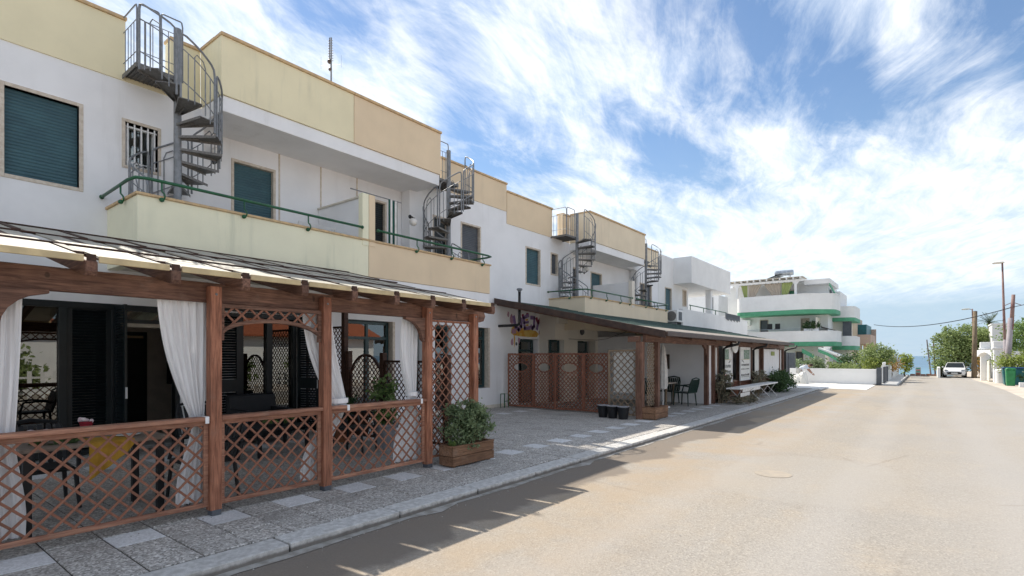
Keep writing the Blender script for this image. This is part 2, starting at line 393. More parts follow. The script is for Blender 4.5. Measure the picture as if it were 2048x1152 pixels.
dist = b.math('ADD', dist, b.math('MULTIPLY', b.math('SUBTRACT', b.noise(p, 3.0, 5, .65), .5), .9))
base = b.mix(b.ramp(dist, 1.35, .75, 0, .40), base, (0.356, 0.329, 0.294))
base = b.mix(b.math('MULTIPLY', b.ramp(dist, .95, 1.15), b.ramp(dist, 1.4, 1.15, 0, .05)), base, (0.185, 0.155, 0.128))
crk = b.n('ShaderNodeTexVoronoi', feature='DISTANCE_TO_EDGE'); b.l(p, crk.inputs['Vector']); crk.inputs['Scale'].default_value = .42
wob = b.noise(p, 3, 4)
ck = b.math('MULTIPLY', b.ramp(b.math('ADD', crk.outputs[0], b.math('MULTIPLY', b.math('SUBTRACT', wob, .5), .05)), .0, .012, 1, 0), b.ramp(b.noise(p, .35, 2), .5, .62, 0, .35))
base = b.mix(ck, base, (0.194, 0.163, 0.131))
# gutter stain: wavy outer edge between 0.6 and 1.3 m out from the kerb
edge = b.math('ADD', b.math('MULTIPLY', b.noise(b.mapv(p, (0, 1, 0)), .55, 5, .6), 1.7), -4.35)
fx = b.math('SUBTRACT', edge, sp.outputs[0])
stain = b.math('MULTIPLY', b.ramp(fx, -.03, .12), b.ramp(sp.outputs[1], 13, 18, 1, .25))
base = b.mix(b.math('MULTIPLY', stain, .85), base, (0.184, 0.155, 0.128))
grey = b.math('MULTIPLY', b.ramp(sp.outputs[0], -1.2, 1.2, 0, .55), b.ramp(b.noise(p, .5, 3), .3, .6, .5, 1))
base = b.mix(grey, base, (0.347, 0.329, 0.310))
b.bump(b.math('ADD', agg.outputs[0], b.math('MULTIPLY', b.noise(p, 25, 4), .6)), .45, .006)
MAT['road'] = b.fin(base, .9, .2)
simple('road_patch', (.46, .405, .34), (.41, .365, .31), 3, .9, .2, bump=.4, bscale=90)
simple('manhole', (.39, .335, .27), (.34, .30, .25), 9, .8, .2, bump=.4)

b = NB('sea'); p = b.pos()
w1 = b.noise(b.mapv(p, (.05, .12, 1)), 1.0, 6, .6)
b.bump(w1, .25, 1.2)
col = b.mix(b.ramp(b.noise(b.mapv(p, (.004, .012, 1)), 1, 4), .35, .7), (.035, .115, .20), (.06, .16, .25))
spy = b.n('ShaderNodeSeparateXYZ'); b.l(p, spy.inputs[0])
col = b.mix(b.ramp(spy.outputs[1], 60, 420), (.10, .27, .34), col)
MAT['sea'] = b.fin(col, .35, .3)
# ------------------------------------------------------------------ mesh helpers
class MB:
    def __init__(s): s.v = []; s.f = []
    def add(s, vs, fs):
        k = len(s.v); s.v += [tuple(x) for x in vs]; s.f += [tuple(i + k for i in f) for f in fs]; return s
    def box(s, x0, x1, y0, y1, z0, z1):
        if x0 > x1: x0, x1 = x1, x0
        if y0 > y1: y0, y1 = y1, y0
        if z0 > z1: z0, z1 = z1, z0
        return s.add([(x0, y0, z0), (x1, y0, z0), (x1, y1, z0), (x0, y1, z0), (x0, y0, z1), (x1, y0, z1), (x1, y1, z1), (x0, y1, z1)],
                     [(0, 3, 2, 1), (4, 5, 6, 7), (0, 1, 5, 4), (1, 2, 6, 5), (2, 3, 7, 6), (3, 0, 4, 7)])
    def obox(s, c, ax, h):
        c = Vector(c); a = [Vector(x) for x in ax]
        vs = []
        for k in (-1, 1):
            for i, j in ((-1, -1), (1, -1), (1, 1), (-1, 1)):
                vs.append(c + a[0] * h[0] * i + a[1] * h[1] * j + a[2] * h[2] * k)
        return s.add(vs, [(0, 3, 2, 1), (4, 5, 6, 7), (0, 1, 5, 4), (1, 2, 6, 5), (2, 3, 7, 6), (3, 0, 4, 7)])
    def beam(s, p, q, w, h, up=(0, 0, 1)):
        p = Vector(p); q = Vector(q); d = (q - p); L = d.length; d.normalize()
        u = Vector(up); x = d.cross(u)
        if x.length < 1e-4: x = d.cross(Vector((1, 0, 0)))
        x.normalize(); u = x.cross(d).normalized()
        return s.obox((p + q) / 2, (x, u, d), (w / 2, h / 2, L / 2))
    def tube(s, pts, r, n=8, caps=True):
        pts = [Vector(p) for p in pts]; m = len(pts); k = len(s.v); prev = None
        rr = r if isinstance(r, (list, tuple)) else [r] * m
        for i, p in enumerate(pts):
            d = (pts[min(i + 1, m - 1)] - pts[max(i - 1, 0)]).normalized()
            if prev is None:
                a = d.cross(Vector((0, 0, 1)))
                if a.length < .05: a = d.cross(Vector((1, 0, 0)))
            else: a = prev - d * prev.dot(d)
            a.normalize(); prev = a; c = d.cross(a)
            for j in range(n):
                t = 2 * PI * j / n
                s.v.append(tuple(p + (a * math.cos(t) + c * math.sin(t)) * rr[i]))
        for i in range(m - 1):
            for j in range(n):
                s.f.append((k + i * n + j, k + i * n + (j + 1) % n, k + (i + 1) * n + (j + 1) % n, k + (i + 1) * n + j))
        if caps:
            s.f.append(tuple(k + j for j in range(n))[::-1]); s.f.append(tuple(k + (m - 1) * n + j for j in range(n)))
        return s
    def lathe(s, c, prof, n=16, axis='z'):
        k = len(s.v); m = len(prof)
        for r, h in prof:
            for j in range(n):
                t = 2 * PI * j / n; a, b_ = r * math.cos(t), r * math.sin(t)
                o = {'z': (a, b_, h), 'x': (h, a, b_), 'y': (b_, h, a)}[axis]
                s.v.append((c[0] + o[0], c[1] + o[1], c[2] + o[2]))
        for i in range(m - 1):
            for j in range(n):
                s.f.append((k + i * n + j, k + i * n + (j + 1) % n, k + (i + 1) * n + (j + 1) % n, k + (i + 1) * n + j))
        s.f.append(tuple(k + j for j in range(n))[::-1]); s.f.append(tuple(k + (m - 1) * n + j for j in range(n)))
        return s
    def ball(s, c, r, n=10, m=7):
        rx, ry, rz = r if isinstance(r, (tuple, list)) else (r, r, r); k = len(s.v)
        for i in range(1, m):
            ph = PI * i / m
            for j in range(n):
                t = 2 * PI * j / n
                s.v.append((c[0] + rx * math.sin(ph) * math.cos(t), c[1] + ry * math.sin(ph) * math.sin(t), c[2] + rz * math.cos(ph)))
        s.v.append((c[0], c[1], c[2] + rz)); s.v.append((c[0], c[1], c[2] - rz)); top = len(s.v) - 2; bot = top + 1
        for i in range(m - 2):
            for j in range(n):
                s.f.append((k + i * n + j, k + (i + 1) * n + j, k + (i + 1) * n + (j + 1) % n, k + i * n + (j + 1) % n))
        for j in range(n):
            s.f.append((top, k + j, k + (j + 1) % n)); s.f.append((bot, k + (m - 2) * n + (j + 1) % n, k + (m - 2) * n + j))
        return s
    def prism(s, poly, f, d0, d1):
        """poly: 2-D outline; f(u, v, d) -> point"""
        n = len(poly)
        vs = [f(u, v, d0) for u, v in poly] + [f(u, v, d1) for u, v in poly]
        fs = [tuple(range(n))[::-1], tuple(range(n, 2 * n))] + [(i, (i + 1) % n, n + (i + 1) % n, n + i) for i in range(n)]
        return s.add(vs, fs)

WL = {}                                                   # world position of every thing's origin
def root(name, label, cat, loc, group=None, kind=None):
    o = bpy.data.objects.new(name, None); COL.objects.link(o); o.location = loc
    o.empty_display_size = .2
    if label: o['label'] = label
    if cat: o['category'] = cat
    if group: o['group'] = group
    if kind: o['kind'] = kind
    WL[o] = Vector(loc); return o
def mk(name, mb, mat, parent=None, smooth=False, bevel=0, label=None, cat=None, group=None, kind=None, seg=1):
    """link the collected shapes (world coordinates) as one mesh object"""
    off = WL[parent] if parent else Vector((0, 0, 0))
    me = bpy.data.meshes.new(name)
    me.from_pydata([(x - off.x, y - off.y, z - off.z) for x, y, z in mb.v], [], mb.f); me.update()
    me.materials.append(MAT[mat])
    if smooth:
        me.polygons.foreach_set('use_smooth', [True] * len(me.polygons))
    o = bpy.data.objects.new(name, me); COL.objects.link(o)
    if parent: o.parent = parent
    WL[o] = off
    if bevel:
        bv = o.modifiers.new('bevel', 'BEVEL'); bv.width = bevel; bv.segments = seg; bv.limit_method = 'ANGLE'; bv.angle_limit = R(50)
    if label: o['label'] = label
    if cat: o['category'] = cat
    if group: o['group'] = group
    if kind: o['kind'] = kind
    return o
def soft(o, ang=40):
    for p in o.data.polygons: p.use_smooth = True
    o.data.set_sharp_from_angle(angle=R(ang)); return o
def inst(name, me, M, parent=None):
    """an object sharing mesh me, placed by world matrix M, under parent"""
    o = bpy.data.objects.new(name, me); COL.objects.link(o)
    off = WL[parent] if parent else Vector((0, 0, 0))
    o.matrix_basis = Matrix.Translation(-off) @ M
    if parent: o.parent = parent
    return o
def meshof(mb, mat, name='piece'):
    me = bpy.data.meshes.new(name); me.from_pydata(mb.v, [], mb.f); me.update(); me.materials.append(MAT[mat]); return me
def frame_m(px, py, pz, sx, sy, sz, loc):
    M = Matrix((( px.x * sx, py.x * sy, pz.x * sz, loc[0]), (px.y * sx, py.y * sy, pz.y * sz, loc[1]), (px.z * sx, py.z * sy, pz.z * sz, loc[2]), (0, 0, 0, 1)))
    return M
def copy_tree(src, loc, rz=0, label=None, group=None):
    r = src.copy(); COL.objects.link(r); r.location = loc; r.rotation_euler = (0, 0, rz)
    if label: r['label'] = label
    if group: r['group'] = group
    for ch in src.children:
        c = ch.copy(); COL.objects.link(c); c.parent = r
        for g in ch.children:
            d = g.copy(); COL.objects.link(d); d.parent = c
    WL[r] = Vector(loc); return r
def smoothstep(t): t = max(0, min(1, t)); return t * t * (3 - 2 * t)

UNIT = MB().box(-.5, .5, -.5, .5, -.5, .5)
SLATS = {}
def slat_mesh(mat):
    if mat not in SLATS: SLATS[mat] = meshof(UNIT, mat, 'slat')
    return SLATS[mat]
def lattice(parent, O, U, N, w, h, pitch, sw, st, mat, inside=None, objs=True, joined=None):
    """crossed diagonal slats; pitch is the diamond's width; inside(u, v) trims them"""
    O = Vector(O); U = Vector(U).normalized(); N = Vector(N).normalized(); V = Vector((0, 0, 1))
    mb = joined or MB()
    for sgn in (1, -1):
        dv = Vector((1, sgn)).normalized()
        c = -w - .3 * pitch if sgn == 1 else .3 * pitch
        cmax = h if sgn == 1 else w + h
        while c < cmax:
            # v = sgn*u + c
            run = None; n = int(1.5 * (w + h) / .012)
            for i in range(n + 1):
                u = -0.01 + (w + .02) * i / n; v = sgn * u + c
                ok = (0 <= u <= w and 0 <= v <= h and (inside is None or inside(u, v))) and i < n
                if ok:
                    if run is None: run = (u, v)
                    last = (u, v)
                elif run is not None:
                    a, b_ = run, last; run = None
                    L = math.hypot(b_[0] - a[0], b_[1] - a[1])
                    if L < .05: continue
                    mid = O + U * ((a[0] + b_[0]) / 2) + V * ((a[1] + b_[1]) / 2) + N * (sgn * st * .5)
                    d3 = U * dv.x + V * dv.y; pr = N.cross(d3)
                    if objs:
                        inst('slat', slat_mesh(mat), frame_m(pr, N, d3, sw, st, L + .01, mid), parent)
                    else:
                        mb.obox(mid, (pr, N, d3), (sw / 2, st / 2, L / 2 + .005))
            c += pitch
    return mb
def frame_rect(mb, O, U, N, w, h, fw, ft):
    """rectangular frame of width fw, thickness ft, around a w x h panel whose lower left corner is O"""
    O = Vector(O); U = Vector(U).normalized(); N = Vector(N).normalized(); V = Vector((0, 0, 1))
    for cu, cv, hu, hv in ((fw / 2, h / 2, fw / 2, h / 2), (w - fw / 2, h / 2, fw / 2, h / 2), (w / 2, fw / 2, w / 2 - fw, fw / 2), (w / 2, h - fw / 2, w / 2 - fw, fw / 2)):
        mb.obox(O + U * cu + V * cv, (U, V, N), (hu, hv, ft / 2))
    return mb
def wallx(mb, X, t, y0, y1, z0, z1, holes=()):
    """wall in the plane x = X facing +x, t thick, with openings (y0, y1, z0, z1)"""
    ys = sorted({y0, y1, *[a for h in holes for a in h[:2] if y0 < a < y1]})
    for a, b_ in zip(ys, ys[1:]):
        hs = sorted([(h[2], h[3]) for h in holes if h[0] < (a + b_) / 2 < h[1]]); z = z0
        for p, q in hs:
            if p > z: mb.box(X - t, X, a, b_, z, p)
            z = max(z, q)
        if z < z1: mb.box(X - t, X, a, b_, z, z1)
    return mb
def wally(mb, Y, t, x0, x1, z0, z1, holes=()):
    """wall in the plane y = Y facing -y, t thick"""
    xs = sorted({x0, x1, *[a for h in holes for a in h[:2] if x0 < a < x1]})
    for a, b_ in zip(xs, xs[1:]):
        hs = sorted([(h[2], h[3]) for h in holes if h[0] < (a + b_) / 2 < h[1]]); z = z0
        for p, q in hs:
            if p > z: mb.box(a, b_, Y, Y + t, z, p)
            z = max(z, q)
        if z < z1: mb.box(a, b_, Y, Y + t, z, z1)
    return mb
def foliage(mb, c, rad, n, size, clumps=40, seed=1, squash=1.0, shell=.55):
    rg = random.Random(seed); cs = []
    for _ in range(clumps):
        while True:
            p = Vector((rg.uniform(-1, 1), rg.uniform(-1, 1), rg.uniform(-1, 1)))
            if shell < p.length < 1: break
        cs.append((Vector((p.x * rad[0], p.y * rad[1], p.z * rad[2])), rg.uniform(.12, .30)))
    mr = min(rad)
    for i in range(n):
        cc, sp = cs[i % clumps]
        p = Vector(c) + cc + Vector((rg.gauss(0, 1), rg.gauss(0, 1), rg.gauss(0, .8))) * sp * mr
        a = Vector((rg.gauss(0, 1), rg.gauss(0, 1), rg.gauss(0, .7))).normalized()
        b_ = a.cross(Vector((rg.gauss(0, 1), rg.gauss(0, 1), rg.gauss(0, 1)))).normalized()
        L = size * rg.uniform(.6, 1.3); w = L * .32
        nn = a.cross(b_) * (L * .12)
        mb.add([p, p + a * L * .5 + b_ * w + nn, p + a * L, p + a * L * .5 - b_ * w + nn], [(0, 1, 2), (0, 2, 3)])
    return mb
def limbs(mb, base, top, r, crown_c, rad, n, seed):
    rg = random.Random(seed)
    base = Vector(base); top = Vector(top)
    mid = (base + top) / 2 + Vector((rg.uniform(-.1, .1), rg.uniform(-.1, .1), 0))
    mb.tube([base, mid, top], [r, r * .8, r * .6], 8)
    for _ in range(n):
        e = Vector(crown_c) + Vector((rg.uniform(-1, 1) * rad[0], rg.uniform(-1, 1) * rad[1], rg.uniform(-.5, .9) * rad[2])) * .8
        m = top.lerp(e, .5) + Vector((rg.uniform(-.1, .1), rg.uniform(-.1, .1), .1)) * rad[0] * .6
        mb.tube([top - Vector((0, 0, .1)), m, e], [r * .5, r * .3, r * .08], 5)
    return mb

# ------------------------------------------------------------------ the setting: ground, road, pavement, sea
g = MB()
def slab(poly, z0, z1, mb):
    mb.prism(poly, lambda u, v, d: (u, v, d), z0, z1)
slab([(-400, -300), (400, -300), (400, 62), (2, 62), (-2.6, 62), (-2.6, 62)][:5] + [(-400, 62)], -6, -.19, g)
slab([(-400, 62), (-3.2, 62), (-5.4, 92), (-400, 92)], -6, -.19, g)
slab([(1.6, 62), (400, 62), (400, 110), (3.6, 84)], -6, -.19, g)
mk('ground', g, 'sand_ground', kind='structure')
r = MB(); r.add([(-4.30, -40, -.075), (3.1, -40, -.075), (2.9, 36, -.075), (2.2, 57.2, -.075), (-1.30, 57.2, -.075), (-1.30, 37.2, -.075), (-4.1, 36, -.075), (-4.30, 30, -.075)], [(0, 1, 2, 3, 4, 5, 6, 7)])
mk('road', r, 'road', kind='structure')
v = MB(); v.add([(3.1, -40, -.085), (40, -40, -.085), (40, 60, -.085), (2.2, 57.2, -.085), (2.9, 36, -.085)], [(0, 1, 2, 3, 4)])
mk('verge', v, 'sand_ground', kind='structure')
s_ = MB(); s_.add([(-30000, 20, -4.2), (30000, 20, -4.2), (30000, 29000, -4.2), (-30000, 29000, -4.2)], [(0, 1, 2, 3)])
mk('sea', s_, 'sea', kind='structure')
# worn cover in the carriageway
mh = MB(); mh.lathe((-1.75, 8.25, -.074), [(.24, 0), (.24, .004), (.20, .004), (.19, .0015), (.02, .002)], 28)
mk('manhole_cover', mh, 'manhole', label='round dusty manhole cover in the pale patch of road', cat='manhole cover')

# pavement: bedding slab, tiles, kerb
pav = MB().box(-10.9, -4.58, -4, 30.2, -.15, -.012)
pave = mk('pavement', pav, 'mortar', kind='structure')
T = .3815
def tile_mesh(mat):
    h = T / 2 - .006; mb = MB(); k = .006
    mb.add([(-h, -h, -.03), (h, -h, -.03), (h, h, -.03), (-h, h, -.03), (-h, -h, -k), (h, -h, -k), (h, h, -k), (-h, h, -k),
            (-h + k, -h + k, 0), (h - k, -h + k, 0), (h - k, h - k, 0), (-h + k, h - k, 0)],
           [(0, 1, 5, 4), (1, 2, 6, 5), (2, 3, 7, 6), (3, 0, 4, 7), (4, 5, 9, 8), (5, 6, 10, 9), (6, 7, 11, 10), (7, 4, 8, 11), (8, 9, 10, 11)])
    return meshof(mb, mat, 'tile')
tm = {'d': tile_mesh('tile_dark'), 'l': tile_mesh('tile_light')}
rt = random.Random(5); tiles = []
for i in range(-10, 78):
    y = 1.67 - T + i * T
    for j in range(16):
        x = -4.585 - T / 2 - j * T
        if y > 29.8: continue
        light = (j % 10 == 2) and (i % 2 == 1)
        u_ = (x, y)
        vis = y > .25 and -(.6161 * x) * 1 + .7877 * y > 0
        d = x * -.6161 + y * .7877; rr_ = x * .7877 + y * .6161
        inview = d > 1 and abs(rr_ / d) < 1.02 and (1.6 / d) * 1069 < 480
        hidden = y > 13.1 and x < -6.2
        size = (T * T) / max(d, .1) ** 3
        tiles.append((-(size) if inview and not hidden else 1, x, y, light))
tiles.sort()
rest = {False: MB(), True: MB()}
for k, (s0, x, y, light) in enumerate(tiles):
    z = rt.uniform(-.003, .002); rz = rt.gauss(0, .004)
    if k < 296 and s0 < 0:
        inst('tile', tm['l' if light else 'd'], Matrix.Translation((x, y, z)) @ Matrix.Rotation(rz, 4, 'Z') @ Matrix.Rotation(rt.gauss(0, .004), 4, 'X'), pave)
    else:
        h = T / 2 - .006; rest[light].box(x - h, x + h, y - h, y + h, -.03, z - .001)
mk('tile', rest[False], 'tile_dark', pave, kind='stuff')
mk('tile', rest[True], 'tile_light', pave, kind='stuff')
y = -3.0; rk = random.Random(3)
kb = MB(); L_ = 1.2
kb.box(-.14, .14, -L_ / 2 + .009, L_ / 2 - .009, -.17, 0)
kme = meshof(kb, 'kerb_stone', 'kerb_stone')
kerb = root('kerb', None, None, (-4.44, 0, 0), kind='structure')
yk = -2.98
while yk < 29.6:
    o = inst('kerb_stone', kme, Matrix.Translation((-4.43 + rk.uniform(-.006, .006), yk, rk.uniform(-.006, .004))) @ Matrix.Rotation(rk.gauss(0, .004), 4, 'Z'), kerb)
    bv = o.modifiers.new('bevel', 'BEVEL'); bv.width = .010; bv.segments = 2
    yk += L_
gu = MB(); gy = []
rg = random.Random(4)
outer = [(-4.30 + .17 + rg.uniform(-.03, .03) - .07 + (.06 if rg.random() < .12 else 0), -4 + k * .35) for k in range(98)]
gu.add([(-4.30, -4, -.070)] + [(a, b_, -.070) for a, b_ in outer] + [(-4.30, 29.6, -.070)], [tuple(range(100))])
mk('gutter', gu, 'gutter_stone', kind='structure')
# concrete apron beyond the last shop and the far pavement beside the white garden wall
ap = MB().box(-10.9, -4.25, 30.2, 37.0, -.15, -.035); ap.box(-4.25, -2.45, 31.5, 37.0, -.15, -.05)
mk('driveway', ap, 'apron', kind='structure', bevel=.01)
fp = MB().box(-2.6, -1.45, 37.0, 58, -.16, .0)
mk('far_pavement', fp, 'kerb_plain', kind='structure', bevel=.015)

# ------------------------------------------------------------------ the yellow and white terrace
FX = -10.65; BX = -9.25; RX = -9.78
def slats_box(parent, X, y0, y1, z0, z1, pitch, mat, objs):
    n = int(round((z1 - z0) / pitch)); ph = (z1 - z0) / n; mb = MB()
    prof = [(-.010, -.5), (.004, -.5), (.010, -.2), (.010, .25), (.003, .46), (-.010, .5)]
    for i in range(n):
        m = mb if not objs else None
        if objs:
            key = (mat, round(y1 - y0, 3), round(ph, 4))
            if key not in SLATS:
                q = MB(); q.prism(prof, lambda u, v, d: (u, d, v * ph), -(y1 - y0) / 2, (y1 - y0) / 2); SLATS[key] = meshof(q, mat, 'slat')
            inst('slat', SLATS[key], Matrix.Translation((X, (y0 + y1) / 2, z0 + (i + .5) * ph)), parent)
        else:
            mb.prism(prof, lambda u, v, d: (X + u, d, z0 + (i + .5 + v) * ph), y0, y1)
    return mb
def shutter_window(bld, X, y0, y1, z0, z1, mat, objs=False, surround='travertine', fw=.055, name='window', pitch=.052):
    f = MB()
    for a, b_, c, d in ((y0 - fw, y0, z0 - fw, z1 + fw), (y1, y1 + fw, z0 - fw, z1 + fw), (y0, y1, z1, z1 + fw), (y0, y1, z0 - fw, z0)):
        f.box(X - .16, X + .012, a, b_, c, d)
    w = mk(name, f, surround, bld, bevel=.004)
    sm = slats_box(w, X - .085, y0 + .004, y1 - .004, z0, z1, pitch, mat, objs)
    if not objs: mk('shutter', sm, mat, w, kind='stuff')
    return w
def glazed(bld, X, y0, y1, z0, z1, leaves, frame, fw=.06, transom=None, gmat='window_glass', name='window', bars=None):
    """framed glass set at x = X; leaves = number of lights"""
    f = MB(); n = leaves
    f.box(X - .05, X + .02, y0, y0 + fw, z0, z1); f.box(X - .05, X + .02, y1 - fw, y1, z0, z1)
    f.box(X - .05, X + .02, y0 + fw, y1 - fw, z1 - fw, z1); f.box(X - .05, X + .02, y0 + fw, y1 - fw, z0, z0 + fw)
    zt = z1 - fw
    if transom: f.box(X - .05, X + .02, y0 + fw, y1 - fw, transom, transom + fw); zt = transom
    for i in range(1, n):
        ym = y0 + (y1 - y0) * i / n
        f.box(X - .05, X + .024, ym - fw * .75, ym + fw * .75, z0 + fw, z1 - fw if transom is None else transom)
        if transom: f.box(X - .05, X + .015, ym - fw * .5, ym + fw * .5, transom + fw, z1 - fw)
    w = mk(name, f, frame, bld, bevel=.004)
    for i in range(n):
        a = y0 + (y1 - y0) * i / n + (fw if i == 0 else fw * .75); b_ = y0 + (y1 - y0) * (i + 1) / n - (fw if i == n - 1 else fw * .75)
        mk('pane', MB().box(X - .022, X - .014, a, b_, z0 + fw, zt), gmat, w)
        if transom: mk('pane', MB().box(X - .022, X - .014, a, b_, transom + fw, z1 - fw), gmat, w)
    return w
def parapet(bld, X, y0, y1, z0, z1, mat, th=.22, ends=True):
    o = mk('parapet', MB().box(X - th, X + .02, y0, y1, z0, z1), mat, bld, bevel=.006)
    mk('coping', MB().box(X - th - .03, X + .055, y0 - .015, y1 + .015, z1, z1 + .055), 'coping', o, bevel=.006)
    return o
def railing(bld, pts, brackets, X):
    rr = MB().tube(pts, .024, 10)
    for p in (pts[0], pts[-1]):
        rr.ball(p, .036, 10, 6)
    h = mk('handrail', rr, 'green_paint', bld, smooth=True)
    for (bx, by, bz) in brackets:
        q = MB(); q.tube([(bx, by, bz), (bx, by, bz - .10), (bx + .004, by, bz - .15), (bx + .022, by + .02, bz - .18), (bx + .026, by + .035, bz - .22), (bx + .015, by + .03, bz - .255), (bx - .03, by + .01, bz - .27)], .013, 7)
        q.lathe((bx - .03, by + .01, bz - .27), [(.034, -.012), (.036, .0), (.028, .03), (.012, .04)], 10, 'x')
        mk('bracket', q, 'green_paint', h, smooth=True)
    return h

A = root('apartment_building', 'nearest terrace block, with pale yellow parapets, long two colour balcony and big dark green shutter', 'building', (FX, 4.5, 0), 'yellow and white apartment buildings')
WT = .32
holesA = [(1.58, 2.45, 4.27, 5.56), (3.07, 3.55, 4.81, 5.54), (4.30, 9.30, 3.3, 5.93), (11.25, 12.06, 3.5, 5.45), (10.15, 10.68, 4.35, 5.42),
          (1.25, 3.90, .0, 2.46), (4.95, 6.15, .0, 2.46), (7.40, 8.82, .0, 2.46), (10.20, 10.85, .0, 2.46), (11.80, 12.52, .63, 2.46), (9.25, 9.75, .6, 2.4)]
mk('wall', wallx(MB(), FX, WT, -7, 13.33, -.1, 6.21, holesA), 'white_wall', A)
vol = MB(); vol.box(-20, -19.7, -7, 13.33, 0, 6.3); vol.box(-19.7, FX - WT, -7, -6.7, 0, 6.3); vol.box(-19.7, FX - WT, 13.0, 13.33, 0, 6.3)
vol.box(-19.7, FX - WT, -6.7, 13.0, 6.0, 6.25); vol.box(-19.7, FX - WT, -6.7, 13.0, 2.95, 3.28)
vol.box(-19.7, FX - WT, -6.7, 13.0, -.1, .01)
mk('shell', vol, 'white_wall', A)
# loggia: recessed wall, soffit slab, roof-edge band in two colours
LX = -10.98
lw = wallx(MB(), LX, .25, 4.0, 9.6, 3.28, 6.0, [(4.98, 5.83, 3.3, 5.52), (8.18, 8.78, 3.3, 5.50)])
mk('loggia_wall', lw, 'white_wall', A)
mk('roof_slab', MB().box(LX - .2, RX - .03, 4.26, 9.55, 5.922, 6.195), 'white_wall', A, bevel=.006)
for ya, yb, m in ((4.24, 6.975, 'yellow_wall'), (6.985, 9.57, 'peach_wall')):
    bnd = MB().box(RX - .22, RX, ya, yb, 6.20, 7.23)
    if m == 'yellow_wall': bnd.box(FX + .02, RX - .22, ya, ya + .22, 6.20, 7.23)
    else: bnd.box(FX + .02, RX - .22, yb - .22, yb, 6.20, 7.23)
    bo = mk('roof_edge', bnd, m, A, bevel=.005)
    cp = MB().box(RX - .25, RX + .035, ya - .015, yb + .015, 7.23, 7.285)
    if m == 'yellow_wall': cp.box(FX + .05, RX - .25, ya - .02, ya + .25, 7.23, 7.285)
    else: cp.box(FX + .05, RX - .25, yb - .25, yb + .02, 7.23, 7.285)
    mk('coping', cp, 'coping', bo, bevel=.005)
parapet(A, FX, -7, 3.07, 6.21, 7.22, 'yellow_wall')
parapet(A, FX, 3.74, 4.24, 6.21, 7.22, 'yellow_wall')
parapet(A, FX, 10.42, 13.32, 6.21, 7.06, 'peach_wall')
mk('parapet', MB().box(FX - .22, FX + .02, 3.07, 3.74, 6.21, 6.28), 'yellow_wall', A); mk('parapet', MB().box(FX - .22, FX + .02, 9.57, 10.42, 6.21, 6.28), 'peach_wall', A)
# upper windows
shutter_window(A, FX, 1.58, 2.45, 4.27, 5.56, 'shutter_green', True)
wb = glazed(A, FX - .12, 3.09, 3.53, 4.83, 5.52, 1, 'white_metal', .035)
fr = MB()
for a, b_, c, d in ((3.02, 3.07, 4.76, 5.59), (3.55, 3.60, 4.76, 5.59), (3.07, 3.55, 5.54, 5.59), (3.07, 3.55, 4.76, 4.81)): fr.box(FX - .16, FX + .012, a, b_, c, d)
mk('surround', fr, 'travertine', wb, bevel=.003)
gr = MB()
for i in range(5): gr.box(FX - .035, FX - .015, 3.10 + i * .099, 3.122 + i * .099, 4.81, 5.54)
for z in (4.87, 5.47): gr.box(FX - .042, FX - .034, 3.07, 3.55, z, z + .025)
mk('security_bars', gr, 'white_metal', wb)
shutter_window(A, LX, 5.0, 5.81, 3.3, 5.50, 'shutter_green', True, name='balcony_door')
shutter_window(A, LX, 8.20, 8.76, 3.3, 5.48, 'shutter_black', False, name='balcony_door')
shutter_window(A, FX, 11.27, 12.04, 3.5, 5.43, 'shutter_grey', False, name='balcony_door')
shutter_window(A, FX, 10.17, 10.66, 4.35, 5.40, 'shutter_black', False)
tr = MB()
for yy in (5.93, 6.92, 7.9): tr.box(LX, LX + .012, yy, yy + .03, 3.3, 5.92)
mk('wall_joint', tr, 'travertine', A)
# balcony
for ya, yb, m in ((2.82, 6.96, 'green_yellow_wall'), (6.97, 10.87, 'peach_wall')):
    bw = MB().box(BX - .16, BX, ya, yb, 3.02, 4.0)
    if m[0] == 'g': bw.box(FX, BX - .16, ya, ya + .16, 3.02, 4.0)
    else: bw.box(FX, BX - .16, yb - .16, yb, 3.26, 4.0)
    if m[0] == 'p':
        bw = MB().box(BX - .16, BX, ya, yb, 3.26, 4.0).box(FX, BX - .16, yb - .16, yb, 3.26, 4.0)
        mk('slab_edge', MB().box(FX, BX - .015, 6.97, 10.85, 3.0, 3.255), 'white_wall', A)
    bo = mk('balcony', bw, m, A, bevel=.006)
    cp = MB().box(BX - .18, BX + .03, ya - .03, yb + (.03 if m[0] == 'p' else 0), 4.0, 4.04)
    if m[0] == 'g': cp.box(FX, BX - .18, ya - .03, ya + .18, 4.0, 4.04)
    else: cp.box(FX, BX - .18, yb - .18, yb + .03, 4.0, 4.04)
    mk('coping', cp, 'coping', bo, bevel=.005)
mk('balcony_floor', MB().box(FX - WT + .01, BX - .16, 2.98, 10.71, 3.26, 3.30).box(FX, BX - .17, 2.99, 6.96, 3.03, 3.25), 'render_band', A)
pt = mk('partition', MB().box(-10.97, BX - .12, 6.87, 6.99, 3.30, 4.92), 'white_wall', A, bevel=.004)
mk('coping', MB().box(-10.97, BX - .12, 6.84, 7.02, 4.92, 4.955), 'render_band', pt)
mk('pillar', MB().box(BX - .13, BX + .012, 6.80, 6.955, 3.9, 4.98), 'green_yellow_wall', A, bevel=.004)
mk('pillar', MB().box(BX - .13, BX + .012, 6.965, 7.12, 3.9, 4.98), 'peach_wall', A, bevel=.004)
HX = BX + .035
railing(A, [(FX + .03, 2.74, 4.19), (HX - .25, 2.76, 4.24), (HX - .05, 2.80, 4.25), (HX + .02, 2.95, 4.25), (HX + .02, 6.76, 4.25)], [(HX + .02, y, 4.25) for y in (3.12, 4.36, 5.55)] + [(FX + .9, 2.75, 4.235)], HX)
